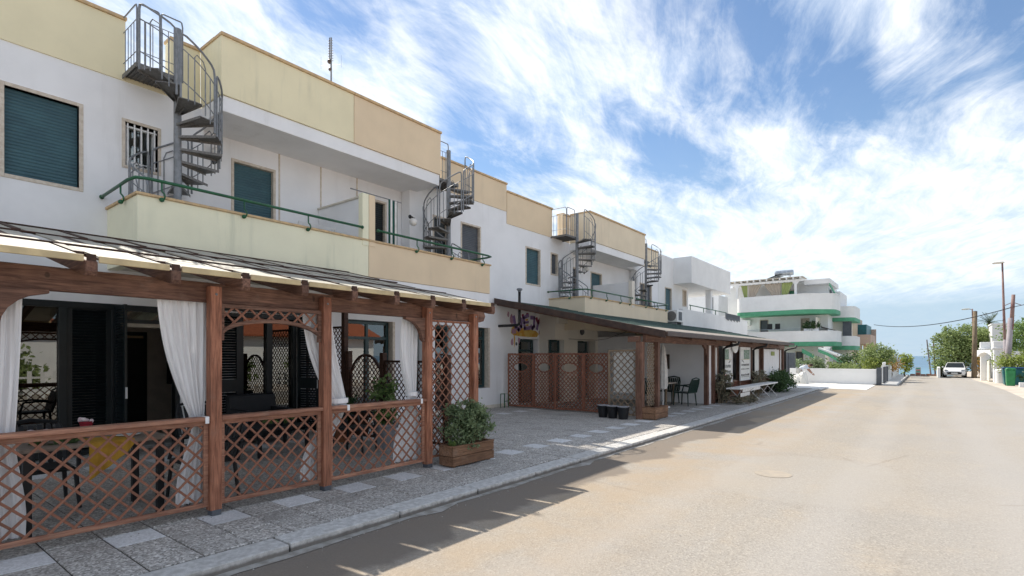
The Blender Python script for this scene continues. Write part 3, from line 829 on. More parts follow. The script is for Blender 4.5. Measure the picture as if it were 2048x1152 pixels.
railing(A, [(HX + .02, 7.16, 4.25), (HX + .02, 10.72, 4.25), (HX - .03, 10.90, 4.25), (HX - .2, 10.95, 4.25), (FX + .03, 10.95, 4.25)], [(HX + .02, y, 4.25) for y in (8.25, 9.38, 10.52)], HX)
# drain stubs under the balcony
for yy in (6.80, 7.22): mk('drain_pipe', MB().tube([(BX - .05, yy, 3.12), (BX + .08, yy, 3.11)], .025, 8), 'brown_metal', A)

# ground-floor openings
f = MB()
for a, b_ in ((1.25, 1.33), (2.20, 2.30), (2.88, 3.00), (3.82, 3.90)): f.box(FX - .14, FX + .012, a, b_, .02, 2.36)
f.box(FX - .14, FX + .012, 1.25, 3.90, 2.36, 2.46); f.box(FX - .14, FX + .0, 1.33, 2.20, .02, .34); f.box(FX - .12, FX - .02, 3.0, 3.82, 2.16, 2.22)
fd = mk('french_window', f, 'shutter_black', A, bevel=.004)
mk('pane', MB().box(FX - .07, FX - .06, 1.33, 2.20, .34, 2.36), 'mirror_glass', fd)
mk('pane', MB().box(FX - .07, FX - .06, 3.0, 3.82, 2.22, 2.36), 'window_glass', fd)
lv = MB()
def louvre_leaf(mb, O, U, N, w, h, st=.07, pitch=.045, mid=None):
    O = Vector(O); U = Vector(U); N = Vector(N); V = Vector((0, 0, 1))
    frame_rect(mb, O, U, N, w, h, st, .035)
    if mid: mb.obox(O + U * (w / 2) + V * mid, (U, V, N), (w / 2 - st, .12, .017))
    n = int((h - 2 * st) / pitch)
    for i in range(n):
        z = st + (i + .5) * (h - 2 * st) / n
        if mid and abs(z - mid) < .14: continue
        t = (V * .75 + N * .66).normalized()
        mb.obox(O + U * (w / 2) + V * z, (U, t, U.cross(t)), (w / 2 - st, .026, .004))
    return mb
mk('shutter_leaf', louvre_leaf(MB(), (FX - .03, 2.30, .03), (0, 1, 0), (1, 0, 0), .58, 2.38), 'shutter_black', A)
sf = mk('shutter_leaf', louvre_leaf(MB(), (FX + .02, 2.93, .03), (1, 0, 0), (0, 1, 0), .50, 2.40), 'shutter_black', A)
mk('handle', MB().box(FX + .52, FX + .545, 2.92, 2.945, .92, 1.10), 'white_metal', sf)
# room seen through the open door
ro = MB(); ro.box(-13.2, -13.0, -.5, 4.6, 0, 2.9); ro.box(-13.0, -11.52, 4.95, 5.05, 0, 2.9); mk('shutter_box', MB().box(FX - .30, FX - .16, 3.0, 3.82, 2.10, 2.36), 'render_band', A)
mk('interior_wall', ro, 'interior_wall', A)
dd = mk('inner_door', MB().box(-12.99, -12.95, 3.25, 4.12, 0, 2.1), 'shutter_black', A)
mk('door_trim', MB().box(-12.95, -12.94, 3.35, 4.05, 1.97, 2.02), 'coping', dd)
mk('wall_picture', MB().box(-12.99, -12.96, 4.5, 4.7, 1.0, 1.7), 'black_metal', A)
# second french window: two mirrored lights between folded louvred leaves
f = MB()
for a, b_ in ((4.95, 5.03), (5.50, 5.62), (6.07, 6.15)): f.box(FX - .14, FX + .012, a, b_, .02, 2.36)
f.box(FX - .14, FX + .012, 4.95, 6.15, 2.36, 2.46); f.box(FX - .13, FX, 5.03, 6.07, .02, .30)
fd2 = mk('french_window', f, 'shutter_black', A, bevel=.004)
mk('pane', MB().box(FX - .07, FX - .06, 5.03, 5.50, .30, 2.36), 'mirror_glass', fd2)
mk('pane', MB().box(FX - .07, FX - .06, 5.62, 6.07, .30, 2.36), 'mirror_glass', fd2)
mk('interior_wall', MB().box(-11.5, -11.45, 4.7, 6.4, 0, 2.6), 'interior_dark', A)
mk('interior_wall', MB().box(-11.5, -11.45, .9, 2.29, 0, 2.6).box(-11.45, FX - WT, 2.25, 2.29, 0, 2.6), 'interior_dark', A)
mk('shutter_leaf', louvre_leaf(MB(), (FX + .03, 4.38, .03), (0, 1, 0), (1, 0, 0), .56, 2.40, .06, .05, 1.0), 'shutter_black', A)
sf = mk('shutter_leaf', louvre_leaf(MB(), (FX + .02, 6.17, .03), (.94, .34, 0), (-.34, .94, 0), .54, 2.40, .06, .05, 1.0), 'shutter_black', A)
mk('handle', MB().box(FX + .50, FX + .52, 6.32, 6.35, .92, 1.10), 'white_metal', sf)
mk('beam_box', MB().box(FX, FX + .05, 4.3, 6.8, 2.47, 2.56), 'shutter_black', A)
for ya, yb, za, zb, n, tt in ((7.42, 8.72, .02, 2.44, 2, 2.0), (10.22, 10.83, .02, 2.44, 1, 2.0), (11.82, 12.42, .65, 2.44, 1, 2.1), (9.27, 9.73, .62, 2.38, 1, None)):
    w_ = glazed(A, FX - .16, ya, yb, za, zb, n, 'frame_green', .07, tt)
    mk('lace_curtain', MB().box(FX - .30, FX - .29, ya, yb, za, zb), 'lace', w_)
mk('surround', MB().box(FX - .24, FX + .006, 8.74, 8.815, .0, 2.46), 'travertine', A); mk('surround', MB().box(FX - .24, FX + .006, 12.44, 12.515, .63, 2.46), 'travertine', A)
mk('skirting', MB().box(FX, FX + .012, 6.2, 13.3, 0, .10), 'render_band', A)

# ---- second yellow block, a step lower
DZ = -.38
Bb = root('apartment_building', 'two storey terrace with sand coloured parapets above the green shingled canopy, farther down the street', 'building', (FX, 20, 0), 'yellow and white apartment buildings')
holesB = [(14.38, 15.19, 4.03, 5.25), (15.88, 16.30, 4.53, 5.27), (17.35, 22.9, 2.92, 5.55), (23.3, 23.8, 3.0, 5.0), (24.0, 24.6, 3.0, 5.0),
          (13.95, 15.05, 0, 2.17)]
mk('wall', wallx(MB(), FX, WT, 13.33, 25.4, -.1, 5.83, holesB), 'white_wall', Bb)
vol = MB(); vol.box(-20, -19.7, 13.34, 25.4, 0, 5.9); vol.box(-19.7, FX - WT, 13.34, 13.6, 0, 5.9); vol.box(-19.7, FX - WT, 13.6, 25.4, 5.62, 5.86); vol.box(-19.7, FX - WT, 13.6, 25.4, 2.6, 2.9); vol.box(-19.7, FX - WT, 25.1, 25.4, 0, 5.6)
mk('shell', vol, 'white_wall', Bb)
mk('loggia_wall', wallx(MB(), LX, .25, 17.1, 23.1, 2.9, 5.6, [(17.5, 18.2, 2.92, 5.05), (19.3, 20.2, 4.0, 5.05)]), 'white_wall', Bb)
shutter_window(Bb, LX, 17.52, 18.18, 2.92, 5.03, 'shutter_grey', name='balcony_door')
shutter_window(Bb, LX, 19.32, 20.18, 4.0, 5.03, 'shutter_green')
shutter_window(Bb, FX, 14.40, 15.17, 4.05, 5.23, 'shutter_green', True, pitch=.06)
shutter_window(Bb, FX, 15.90, 16.28, 4.55, 5.25, 'shutter_grey')
shutter_window(Bb, FX, 23.32, 23.78, 3.0, 4.98, 'shutter_grey', name='balcony_door')
shutter_window(Bb, FX, 24.02, 24.58, 3.0, 4.98, 'shutter_grey', name='balcony_door')
mk('roof_slab', MB().box(LX - .2, RX - .03, 17.12, 21.9, 5.542, 5.815), 'white_wall', Bb, bevel=.006)
bo = mk('roof_edge', MB().box(RX - .22, RX, 17.10, 21.92, 5.82, 6.85).box(FX + .02, RX - .22, 17.10, 17.32, 5.82, 6.85).box(FX + .02, RX - .22, 21.7, 21.92, 5.82, 6.85), 'sand_wall', Bb, bevel=.005)
mk('coping', MB().box(RX - .25, RX + .035, 17.08, 21.94, 6.85, 6.905).box(FX + .05, RX - .25, 17.08, 17.35, 6.85, 6.905), 'coping', bo)
parapet(Bb, FX, 13.34, 15.93, 5.83, 6.83, 'peach_wall')
parapet(Bb, FX, 16.62, 17.10, 5.83, 6.80, 'peach_wall')
parapet(Bb, FX, 22.7, 25.38, 5.83, 6.72, 'sand_wall')
mk('parapet', MB().box(FX - .22, FX + .02, 15.93, 16.62, 5.83, 5.90), 'sand_wall', Bb); mk('parapet', MB().box(FX - .22, FX + .02, 21.92, 22.7, 5.83, 5.90), 'sand_wall', Bb)
BX2 = -9.19
bo = mk('balcony', MB().box(BX2 - .16, BX2, 15.75, 22.98, 2.5, 3.60).box(FX, BX2 - .16, 15.75, 15.91, 2.5, 3.60).box(FX, BX2 - .16, 22.82, 22.98, 2.5, 3.60), 'sand_wall', Bb, bevel=.006)
mk('coping', MB().box(BX2 - .18, BX2 + .03, 15.72, 23.01, 3.60, 3.64).box(FX, BX2 - .18, 15.72, 15.93, 3.60, 3.64), 'coping', bo)
mk('balcony_floor', MB().box(LX, BX2 - .16, 15.91, 22.82, 2.7, 2.92), 'render_band', Bb)
pt = mk('partition', MB().box(-10.97, BX2 - .12, 19.42, 19.54, 2.92, 4.50), 'white_wall', Bb, bevel=.004)
mk('pillar', MB().box(BX2 - .14, BX2 + .01, 19.36, 19.6, 3.5, 4.55), 'cream_wall', Bb)
H2 = BX2 + .055
railing(Bb, [(FX + .03, 15.66, 3.86), (H2 - .2, 15.70, 3.86), (H2 - .03, 15.76, 3.86), (H2, 15.9, 3.86), (H2, 19.3, 3.86)], [(H2, y, 3.86) for y in (16.1, 17.2, 18.3, 19.1)] + [(FX + .9, 15.68, 3.86)], H2)
railing(Bb, [(H2, 19.66, 3.86), (H2, 22.9, 3.86), (H2 - .2, 23.06, 3.86), (FX + .03, 23.06, 3.86)], [(H2, y, 3.86) for y in (20.6, 21.7, 22.7)], H2)
# ground floor behind the canopy
w_ = glazed(Bb, FX - .2, 13.97, 15.03, .02, 2.15, 1, 'frame_green', .07, 1.75)
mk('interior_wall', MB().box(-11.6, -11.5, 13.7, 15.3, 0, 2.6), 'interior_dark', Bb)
CXW = -10.0
cw = wallx(MB(), CXW, .30, 15.15, 18.1, 0, 3.16, [(15.05 + .1, 15.72, .02, 2.16), (16.62, 17.92, .02, 2.16)])
cw.box(FX, CXW - .3, 15.15, 15.25, 0, 3.16)
mk('wall', cw, 'cream_wall', Bb)
mk('lintel', MB().box(CXW, CXW + .12, 15.2, 18.0, 2.72, 3.02), 'cream_wall', Bb)
for ya, yb in ((15.16, 15.7), (16.64, 17.6)):
    glazed(Bb, CXW - .2, ya, yb, .02, 2.14, 1, 'frame_green', .06, 1.72)
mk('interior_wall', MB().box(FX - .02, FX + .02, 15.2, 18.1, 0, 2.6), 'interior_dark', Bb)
mk('wall', wally(MB(), 18.1, .25, -10.0, -5.80, 0, 2.32), 'white_wall', Bb)

# ---- white house with the deep roof slab
C3 = root('white_house', 'plain white house with a deep overhanging roof slab and slim veranda column beyond the canopy', 'house', (FX, 29.5, 0))
mk('wall', wallx(MB(), FX, .3, 25.42, 29.6, 0, 6.72, [(26.3, 27.15, 3.25, 5.1), (28.74, 29.3, 4.35, 5.2)]).box(-16, FX - .3, 29.3, 29.6, 0, 6.0).box(-16, FX - .3, 25.42, 25.7, 0, 6.6), 'white_clean', C3)
mk('roof_slab', MB().box(-16, RX + .1, 27.4, 34.2, 5.38, 6.76), 'white_clean', C3, bevel=.008)
mk('roof_slab', MB().box(-16, FX - .3, 25.7, 27.4, 6.1, 6.3), 'white_clean', C3)
shutter_window(C3, FX, 26.32, 27.13, 3.3, 5.08, 'shutter_green')
shutter_window(C3, FX, 28.76, 29.28, 4.37, 5.18, 'far_beige', surround='travertine')
mk('column', MB().box(-10.15, -9.85, 31.0, 31.3, 3.2, 5.38), 'white_clean', C3, bevel=.006)
mk('balcony', MB().box(-16, -8.95, 24.2, 35.2, 0, 3.0).box(-9.15, -8.95, 24.2, 35.2, 3.0, 3.78).box(-16, -9.15, 24.2, 24.4, 3.0, 3.2).box(-16, -9.15, 35.0, 35.2, 3.0, 3.78), 'white_clean', C3, bevel=.006)
rl = MB().tube([(-9.0, 25.2, 4.02), (-9.0, 31.0, 4.02)], .025, 8)
for yy in (25.3, 27.2, 29.1, 30.9): rl.tube([(-9.0, yy, 3.78), (-9.0, yy, 4.02)], .02, 6)
mk('handrail', rl, 'green_paint', C3)
aw = MB()
for k in range(14):
    y0 = 30.6 + k * .2
    aw.prism([(0, 0), (.26, 0), (.26, -.22 - .05 * (k % 2)), (.13, -.34 - .04 * (k % 3)), (0, -.2)], lambda u, v, d: (-8.93 + d, y0 + u, 3.98 + v), 0, .012)
mk('awning_fringe', aw, 'shutter_grey', C3)
# ------------------------------------------------------------------ pergola over the restaurant terrace
PX = -5.70
PG = root('pergola', 'brown timber pergola with cream roof panels and crossed lattice railings along the pavement', 'pergola', (PX, 3.0, 0))
SL = (3.27 - 2.40) / (9.25 - 5.42)
def zroof(x): return 2.40 + SL * (-5.42 - x)
for y, zt in ((.70, 2.29), (2.40, 2.30), (3.66, 2.30), (5.31, 2.31), (6.30, 2.26)):
    p_ = mk('post', MB().box(PX - .055, PX + .055, y - .055, y + .055, .05, zt), 'wood_z', PG, bevel=.007, seg=2)
    mk('post_shoe', MB().box(PX - .045, PX + .058, y - .045, y + .045, 0, .055), 'shutter_grey', p_)
    mk('bolt', MB().lathe((PX + .055, y, 2.22), [(.014, 0), (.012, .006), (.004, .008)], 8, 'x'), 'steel', p_)
bm = MB(); bm.box(PX - .145, PX - .062, -1.2, 6.52, 2.145, 2.345)
bm.prism([(6.52, 2.145), (6.62, 2.17), (6.66, 2.25), (6.62, 2.345), (6.52, 2.345)], lambda u, v, d: (d, u, v), PX - .145, PX - .062)
mk('beam', bm, 'wood_y', PG, bevel=.006)
mk('wall_plate', MB().box(BX + .0, BX + .07, -1.2, 6.7, 2.95, 3.08), 'wood_y', PG)
RY = [-1.21, -.57, .06, .69, 1.32, 1.94, 2.57, 3.21, 3.85, 4.49, 5.12, 5.74, 6.40]
def rafter(x0, x1):
    mb = MB(); z = lambda x: zroof(x)
    pts = [(x0, z(x0) - .015), (x1, z(x1) - .015), (x1, z(x1) - .135), (x0 - .08, z(x0 - .08) - .145), (x0 - .02, z(x0) - .135), (x0, z(x0) - .10)]
    mb.prism(pts, lambda u, v, d: (u, d, v), -.04, .04); return mb
for y in RY:
    q = rafter(-5.37, -9.16); q.v = [(a, b_ + y, c) for a, b_, c in q.v]
    mk('rafter', q, 'wood_x', PG, bevel=.006)
rp = random.Random(8)
for i in range(len(RY) - 1):
    a, b_ = RY[i] + .07, RY[i + 1] - .07
    for row, (xa, xb) in enumerate(((-5.40, -6.43), (-6.47, -7.68), (-7.72, -9.20))):
        dz = rp.uniform(0, .008); q = MB()
        q.prism([(xa, zroof(xa) + dz), (xb, zroof(xb) + dz), (xb, zroof(xb) + .018 + dz), (xa, zroof(xa) + .018 + dz)], lambda u, v, d: (u, d, v), a, b_)
        mk('roof_panel', q, 'roof_sheet', PG)
        yj = RY[i + 1] - (.30 if row == 1 else 0); xs0 = xa + (xb - xa) * .34
        q = MB(); q.prism([(xs0, zroof(xs0) + .006), (xb, zroof(xb) + .006), (xb, zroof(xb) + .026), (xs0, zroof(xs0) + .026)], lambda u, v, d: (u, d, v), yj - .04, yj + .04)
        mk('joint_strip', q, 'dark_batten', PG)
    q = MB().box(-5.40, -5.378, a - .02, b_ + .02, zroof(-5.4) - .03, zroof(-5.4) + .026)
    mk('fascia_board', q, 'fascia_cream', PG, bevel=.004)
    for xb in (-6.45, -7.70, -9.17):
        q = MB().box(xb - .035, xb + .035, RY[i] + .01 * (i % 2), RY[i + 1] + .01, zroof(xb) + .016, zroof(xb) + .034)
        mk('batten', q, 'dark_batten', PG, bevel=.004)
for y in RY:
    mk('rafter_clip', MB().box(-5.40, -5.375, y - .03, y + .03, zroof(-5.4) - .03, zroof(-5.4) + .035), 'dark_batten', PG)
YU = (0, 1, 0); XN = (1, 0, 0)
# three railing panels between the posts
for y0, y1 in ((.76, 2.345), (2.455, 3.605), (3.715, 5.255)):
    w = y1 - y0; fm = MB()
    frame_rect(fm, (PX - .01, y0, .09), YU, XN, w, .86, .045, .035)
    pnl = mk('railing_panel', fm, 'rail_wood', PG, bevel=.004)
    lattice(pnl, (PX - .01, y0 + .03, .12), YU, XN, w - .06, .80, .158, .021, .009, 'slat_wood')
    mk('top_rail', MB().box(PX - .075, PX + .055, y0 + .001, y1 - .001, .952, .992), 'rail_wood', pnl, bevel=.006)
# arched panel between second and third post
y0, y1 = 2.455, 3.605; w = y1 - y0; zb, zt = 1.72, 2.135
def arch(u): 
    t = (u / w - .5) * 2
    return .05 + .21 * math.sqrt(max(0, 1 - (t * .98) ** 2)) ** .9
fm = MB(); fm.box(PX - .03, PX + .01, y0, y1, zt - .04, zt)
for a in (y0, y1 - .04): fm.box(PX - .03, PX + .01, a, a + .04, zb + .04, zt - .04)
n = 24
for i in range(n):
    u0, u1 = w * i / n, w * (i + 1) / n
    fm.prism([(u0, arch(u0) - .02), (u1, arch(u1) - .02), (u1, arch(u1) + .02), (u0, arch(u0) + .02)], lambda u, v, d: (d, y0 + u, zb + v), PX - .04, PX + .015)
pnl = mk('arch_panel', fm, 'wood_y', PG)
lattice(pnl, (PX - .01, y0 + .02, zb), YU, XN, w - .04, zt - zb - .02, .158, .021, .009, 'slat_wood', inside=lambda u, v: v > arch(u))
# tall lattice between the end posts
y0, y1 = 5.365, 6.245; w = y1 - y0
fm = MB(); frame_rect(fm, (PX - .01, y0, .12), YU, XN, w, 2.01, .03, .03)
pnl = mk('lattice_panel', fm, 'wood_z', PG)
lattice(pnl, (PX - .01, y0 + .02, .14), YU, XN, w - .04, 1.97, .158, .018, .008, 'slat_wood')
# scalloped braces
def brace(ya, sgn):
    mb = MB()
    pr = [(0, 0), (.36, 0), (.36, -.03), (.30, -.045), (.24, -.06), (.17, -.10), (.11, -.16), (.075, -.23), (.06, -.30), (.03, -.33), (.0, -.34)]
    mb.prism([(u, v) for u, v in pr], lambda u, v, d: (d, ya + sgn * u, 2.143 + v), PX - .05, PX + .02); return mb
mk('brace', brace(5.255, -1), 'wood_y', PG, bevel=.004)
mk('brace', brace(.755, 1), 'wood_y', PG, bevel=.004)
# end screen across the terrace: tall panel, arched panel, low panel, with posts
EY = 6.36; XU = (-1, 0, 0); YN = (0, -1, 0)
for x, h in ((-9.22, 2.95), (-9.08, 1.70), (-8.02, 1.66), (-6.35, 1.62)):
    mk('screen_post', MB().box(x - .05, x + .05, EY - .05, EY + .05, 0, h), 'dark_wood', PG, bevel=.006)
def screen(x0, x1, z0, z1, inside=None, top=None):
    w = x1 - x0; fm = MB()
    if top is None: frame_rect(fm, (x1, EY, z0), XU, YN, w, z1 - z0, .04, .035)
    else:
        for a in (x0, x1 - .04): fm.box(a, a + .04, EY - .018, EY + .018, z0, z0 + top(0))
        fm.box(x0 + .04, x1 - .04, EY - .018, EY + .018, z0, z0 + .04)
        n = 20
        for i in range(n):
            u0, u1 = w * i / n, w * (i + 1) / n
            fm.prism([(u0, top(u0) - .04), (u1, top(u1) - .04), (u1, top(u1)), (u0, top(u0))], lambda u, v, d: (x1 - u, d, z0 + v), EY - .02, EY + .02)
    p_ = mk('lattice_panel', fm, 'dark_wood', PG)
    lattice(p_, (x1 - .02, EY, z0 + .02), XU, YN, w - .04, z1 - z0 - .04, .115, .016, .008, 'dark_slat', inside)
screen(-10.6, -9.28, .1, 2.2)
aw_ = .94
atop = lambda u: 1.18 + .40 * math.sqrt(max(0, 1 - ((u / aw_ - .5) * 2) ** 2)) ** 1.2
screen(-9.03, -8.07, .06, 1.66, inside=lambda u, v: v < atop(u) - .05, top=atop)
screen(-7.97, -6.4, .1, 1.52)
mk('crate_side', MB().box(-9.0, -8.1, EY - .30, EY - .27, .12, .62), 'dark_wood', PG)

# ------------------------------------------------------------------ white curtains of the pergola
def curtain(label, ytop, ytie, ybot, x=-5.86, ztop=2.22, ztie=.93, zbot=.12, folds=7, tie=True, bow=0.0, cat='curtain'):
    """ytop, ytie, ybot: (left, right) edges along the rail at the three heights"""
    mb = MB(); nu, nv = 44, 46; k = len(mb.v)
    for j in range(nv + 1):
        z = ztop + (zbot - ztop) * j / nv
        if z >= ztie:
            t = (ztop - z) / (ztop - ztie); e = t ** 1.7
            a = ytop[0] + (ytie[0] - ytop[0]) * e - bow * math.sin(PI * t); b_ = ytop[1] + (ytie[1] - ytop[1]) * (t ** 1.3)
        else:
            t = (ztie - z) / (ztie - zbot); e = smoothstep(t * 1.15) ** .8
            a = ytie[0] + (ybot[0] - ytie[0]) * e; b_ = ytie[1] + (ybot[1] - ytie[1]) * e
        wdt = b_ - a; amp = .020 + .016 * (1 - min(1, wdt / .45))
        for i in range(nu + 1):
            s = i / nu
            fy = a + wdt * s
            ph = folds * 2 * PI * s + .5 * math.sin(3 * z) + 1.2 * s * math.sin(1.7 * z)
            fx = x + amp * math.sin(ph) + .014 * math.sin(2.3 * ph + z * 4)
            mb.v.append((fx, fy, z))
    for j in range(nv):
        for i in range(nu):
            a = k + j * (nu + 1) + i; mb.f.append((a, a + 1, a + nu + 2, a + nu + 1))
    r_ = root('curtain', label, cat, (x, (ytop[0] + ytop[1]) / 2, 0), 'white curtains tied to the pergola')
    mk('cloth', mb, 'curtain_cloth', r_, smooth=True)
    if tie:
        c = (ytie[0] + ytie[1]) / 2; hw = (ytie[1] - ytie[0]) / 2 + .02
        q = MB(); 
        pts = [(x + .09 * math.cos(t), c + hw * math.sin(t), ztie + .02) for t in [2 * PI * i / 16 for i in range(17)]]
        for p, q2 in zip(pts, pts[1:]): q.add([(p[0], p[1], p[2] - .03), (q2[0], q2[1], q2[2] - .03), (q2[0], q2[1], q2[2] + .03), (p[0], p[1], p[2] + .03)], [(0, 1, 2, 3)])
        q.box(x + .06, PX + .058, c - .015, c + .02, .9945, .998); q.box(PX + .0555, PX + .059, c - .015, c + .02, .93, .995)
        mk('tie_band', q, 'curtain_cloth', r_)
    return r_
curtain('white curtain at the left edge of the photo, tied above the lattice railing', (.62, .985), (.62, .93), (.6, 1.0), folds=5)
curtain('white curtain swept to the pergola post right of the open doorway', (1.94, 2.41), (2.26, 2.36), (2.10, 2.42), folds=6)
curtain('white curtain half hidden behind the post right of the lattice arch', (3.44, 3.85), (3.83, 4.06), (3.42, 3.75), folds=6, ztie=1.02)
curtain('white curtain bunched beside the scalloped brace, nearest the planter', (4.98, 5.30), (5.08, 5.22), (4.80, 5.30), folds=5, ztie=1.04, bow=.06)

# ------------------------------------------------------------------ things on the terrace
tb = root('table', 'dark terrace table with stone top, flowers and yellow cloth behind the railing', 'table', (-6.55, 1.55, 0))
mk('table_top', MB().box(-6.95, -6.12, 1.0, 2.15, .755, .795), 'table_top', tb, bevel=.006)
for a, b_ in ((-6.9, 1.06), (-6.18, 1.06), (-6.9, 2.08), (-6.18, 2.08)): mk('leg', MB().box(a - .03, a + .03, b_ - .03, b_ + .03, 0, .755), 'plastic_black', tb)
cl = MB(); n = 18
for j in range(n + 1):
    for i in range(n + 1):
        s, t = i / n, j / n
        y_ = 1.48 + .36 * s; dr = .34 * t * (1 - .75 * s)
        x_ = -6.45 + .34 * min(1, t * 1.6); z_ = .80
        if t > .6: x_ = -6.105 + .012 * math.sin(s * 18); z_ = .80 - (t - .6) / .4 * (.30 * (1 - s) ** .8 + .05)
        cl.v.append((x_, y_, z_))
for j in range(n):
    for i in range(n):
        a = j * (n + 1) + i; cl.f.append((a, a + 1, a + n + 2, a + n + 1))
mk('tablecloth', cl, 'cloth_yellow', smooth=True, label='yellow cloth hanging over the edge of the terrace table', cat='tablecloth')
fl = root('flower_posy', 'white flowers with green leaves lying on the terrace table', 'flowers', (-6.35, 1.22, .795))
q = MB()
for i in range(9):
    q.ball((-6.35 + rp.uniform(-.10, .10), 1.20 + rp.uniform(-.10, .10), .85 + rp.uniform(0, .06)), (.045, .045, .035), 8, 5)
mk('blossom', q, 'flower_white', fl, kind='stuff')
mk('leaves', foliage(MB(), (-6.33, 1.30, .82), (.14, .18, .03), 70, .07, 10, 4), 'leaf_dark', fl, kind='stuff')
bq = root('bouquet', 'dark red and white bouquet leaning on the terrace table', 'bouquet', (-6.7, 1.62, .795))
mk('wrapper', MB().lathe((-6.7, 1.6, .795), [(.015, 0), (.03, .05), (.05, .11), (.062, .15), (.05, .13), (.01, .08)], 10), 'flower_red', bq)
q = MB()
for i in range(10): q.ball((-6.7 + rp.uniform(-.045, .045), 1.60 + rp.uniform(-.045, .045), .94 + rp.uniform(0, .035)), .020, 7, 5)
mk('blossom', q, 'flower_white', bq, kind='stuff')
for (x_, y_, r_, lb) in ((-6.38, 1.85, .12, 'white dinner plate on the terrace table beside the yellow cloth'), (-6.75, 1.95, .07, 'small white saucer at the far end of the terrace table')):
    o = mk('plate', MB().lathe((x_, y_, .796), [(r_ * .5, 0), (r_ * .6, .004), (r_, .018), (r_, .022), (r_ * .62, .009), (r_ * .1, .008)], 24), 'china', label=lb, cat='plate', smooth=True)
def armchair(name, label, loc, rz, mat, group, w=.56):
    r_ = root(name, label, 'chair', (0, 0, 0), group)
    h = w / 2
    st = MB(); st.prism([(-h, -.25), (h, -.25), (h * .92, .27), (-h * .92, .27)], lambda u, v, d: (u, v, d), .40, .44)
    mk('seat', st, mat, r_, bevel=.015)
    bk = MB()
    n = 7
    for i in range(n):
        u = -h * .8 + 1.6 * h * i / (n - 1)
        bk.beam((u, -.24, .44), (u * 1.03, -.36, .84), .045, .014, (0, 1, 0))
    bk.tube([(-h, -.25, .42), (-h * 1.02, -.33, .72), (-h * .85, -.37, .86), (0, -.385, .90), (h * .85, -.37, .86), (h * 1.02, -.33, .72), (h, -.25, .42)], .022, 8)
    mk('backrest', bk, mat, r_)
    for s in (-1, 1):
        a = MB(); a.tube([(s * h * 1.02, -.30, .62), (s * h * 1.06, -.05, .66), (s * h * 1.05, .2, .64), (s * h, .26, .42)], .022, 8)
        mk('armrest', a, mat, r_)
        for yy in (-.22, .24):
            mk('leg', MB().tube([(s * h * .92, yy, .41), (s * h * 1.02, yy * 1.15, 0)], [.024, .018], 7), mat, r_)
    r_.location = loc; r_.rotation_euler = (0, 0, rz); WL[r_] = Vector(loc); return r_
c0 = armchair('armchair', 'black slatted armchair facing the terrace table, nearest the white left curtain', (-6.55, .55, 0), R(0), 'plastic_black', 'black armchairs on the terrace')
for (loc, rz, lb) in (((-7.35, 1.35, 0), R(-90), 'black armchair behind the terrace table in front of the mirrored door'),
                      ((-6.55, 2.65, 0), R(180), 'black armchair at the far end of the terrace table, by the first post'),
                      ((-7.5, 5.35, 0), R(-60), 'black armchair beside the lattice end screen'),
                      ((-8.6, 3.55, 0), R(-80), 'black armchair near the low table and plants')):
    copy_tree(c0, loc, rz, lb)
sf_ = root('sofa', 'low black wicker sofa against the louvred french window', 'sofa', (-9.9, 5.0, 0))
q = MB(); q.box(-10.25, -9.55, 4.55, 5.45, .12, .40); mk('base', q, 'plastic_black', sf_, bevel=.03, seg=2)
q = MB(); q.prism([(-10.32, .3), (-10.12, .3), (-10.2, .86), (-10.3, .88), (-10.36, .84)], lambda u, v, d: (u, d, v), 4.55, 5.45); mk('backrest', q, 'plastic_black', sf_, bevel=.03, seg=2)
for yy in (4.55, 5.33): mk('armrest', MB().box(-10.2, -9.55, yy, yy + .12, .40, .62), 'plastic_black', sf_, bevel=.03, seg=2)
mk('cushion', MB().box(-10.12, -9.58, 4.69, 5.31, .40, .50), 'interior_dark', sf_, bevel=.03, seg=2)
lt_ = root('low_table', 'low black table carrying small green plants beside the sofa', 'table', (-8.7, 4.5, 0))
mk('table_top', MB().box(-9.0, -8.2, 4.1, 5.0, .42, .46), 'plastic_black', lt_, bevel=.006)
for a in (-8.95, -8.25):
    for b_ in (4.15, 4.95): mk('leg', MB().box(a - .025, a + .025, b_ - .025, b_ + .025, 0, .42), 'plastic_black', lt_)
sp_ = root('small_plant', 'small trailing green plant on the low black table', 'plant', (-8.5, 4.6, .46))
mk('pot', MB().lathe((-8.5, 4.6, .46), [(.06, 0), (.075, .09), (.065, .09)], 12), 'plastic_black', sp_)
mk('leaves', foliage(MB(), (-8.5, 4.6, .60), (.20, .25, .09), 160, .08, 14, 9), 'leaf_green', sp_, kind='stuff')
pp = root('potted_plant', 'tall green plant in a pale grey pot before the end screen', 'plant', (-7.5, 6.0, 0))
mk('pot', MB().lathe((-7.5, 6.0, 0), [(.13, 0), (.185, .36), (.20, .37), (.20, .42), (.17, .42), (.16, .36)], 20), 'pot_grey', pp, smooth=False)
mk('soil', MB().lathe((-7.5, 6.0, .36), [(.16, 0), (.15, .03)], 14), 'soil', pp)
q = foliage(MB(), (-7.5, 6.0, .80), (.26, .26, .40), 420, .10, 26, 12)
mk('leaves', q, 'leaf_green', pp, kind='stuff')
q = MB()
for i in range(6): q.tube([(-7.5, 6.0, .38), (-7.5 + rp.uniform(-.1, .1), 6 + rp.uniform(-.1, .1), .7), (-7.5 + rp.uniform(-.25, .25), 6 + rp.uniform(-.25, .25), 1.1)], [.010, .007, .004], 5)
mk('stem', q, 'leaf_dark', pp)
pp2 = root('potted_plant', 'dark leafy shrub in a brown pot beside the black armchair at the end screen', 'plant', (-8.7, 5.95, 0))
mk('pot', MB().lathe((-8.7, 5.95, 0), [(.14, 0), (.19, .30), (.17, .30)], 16), 'terracotta', pp2)
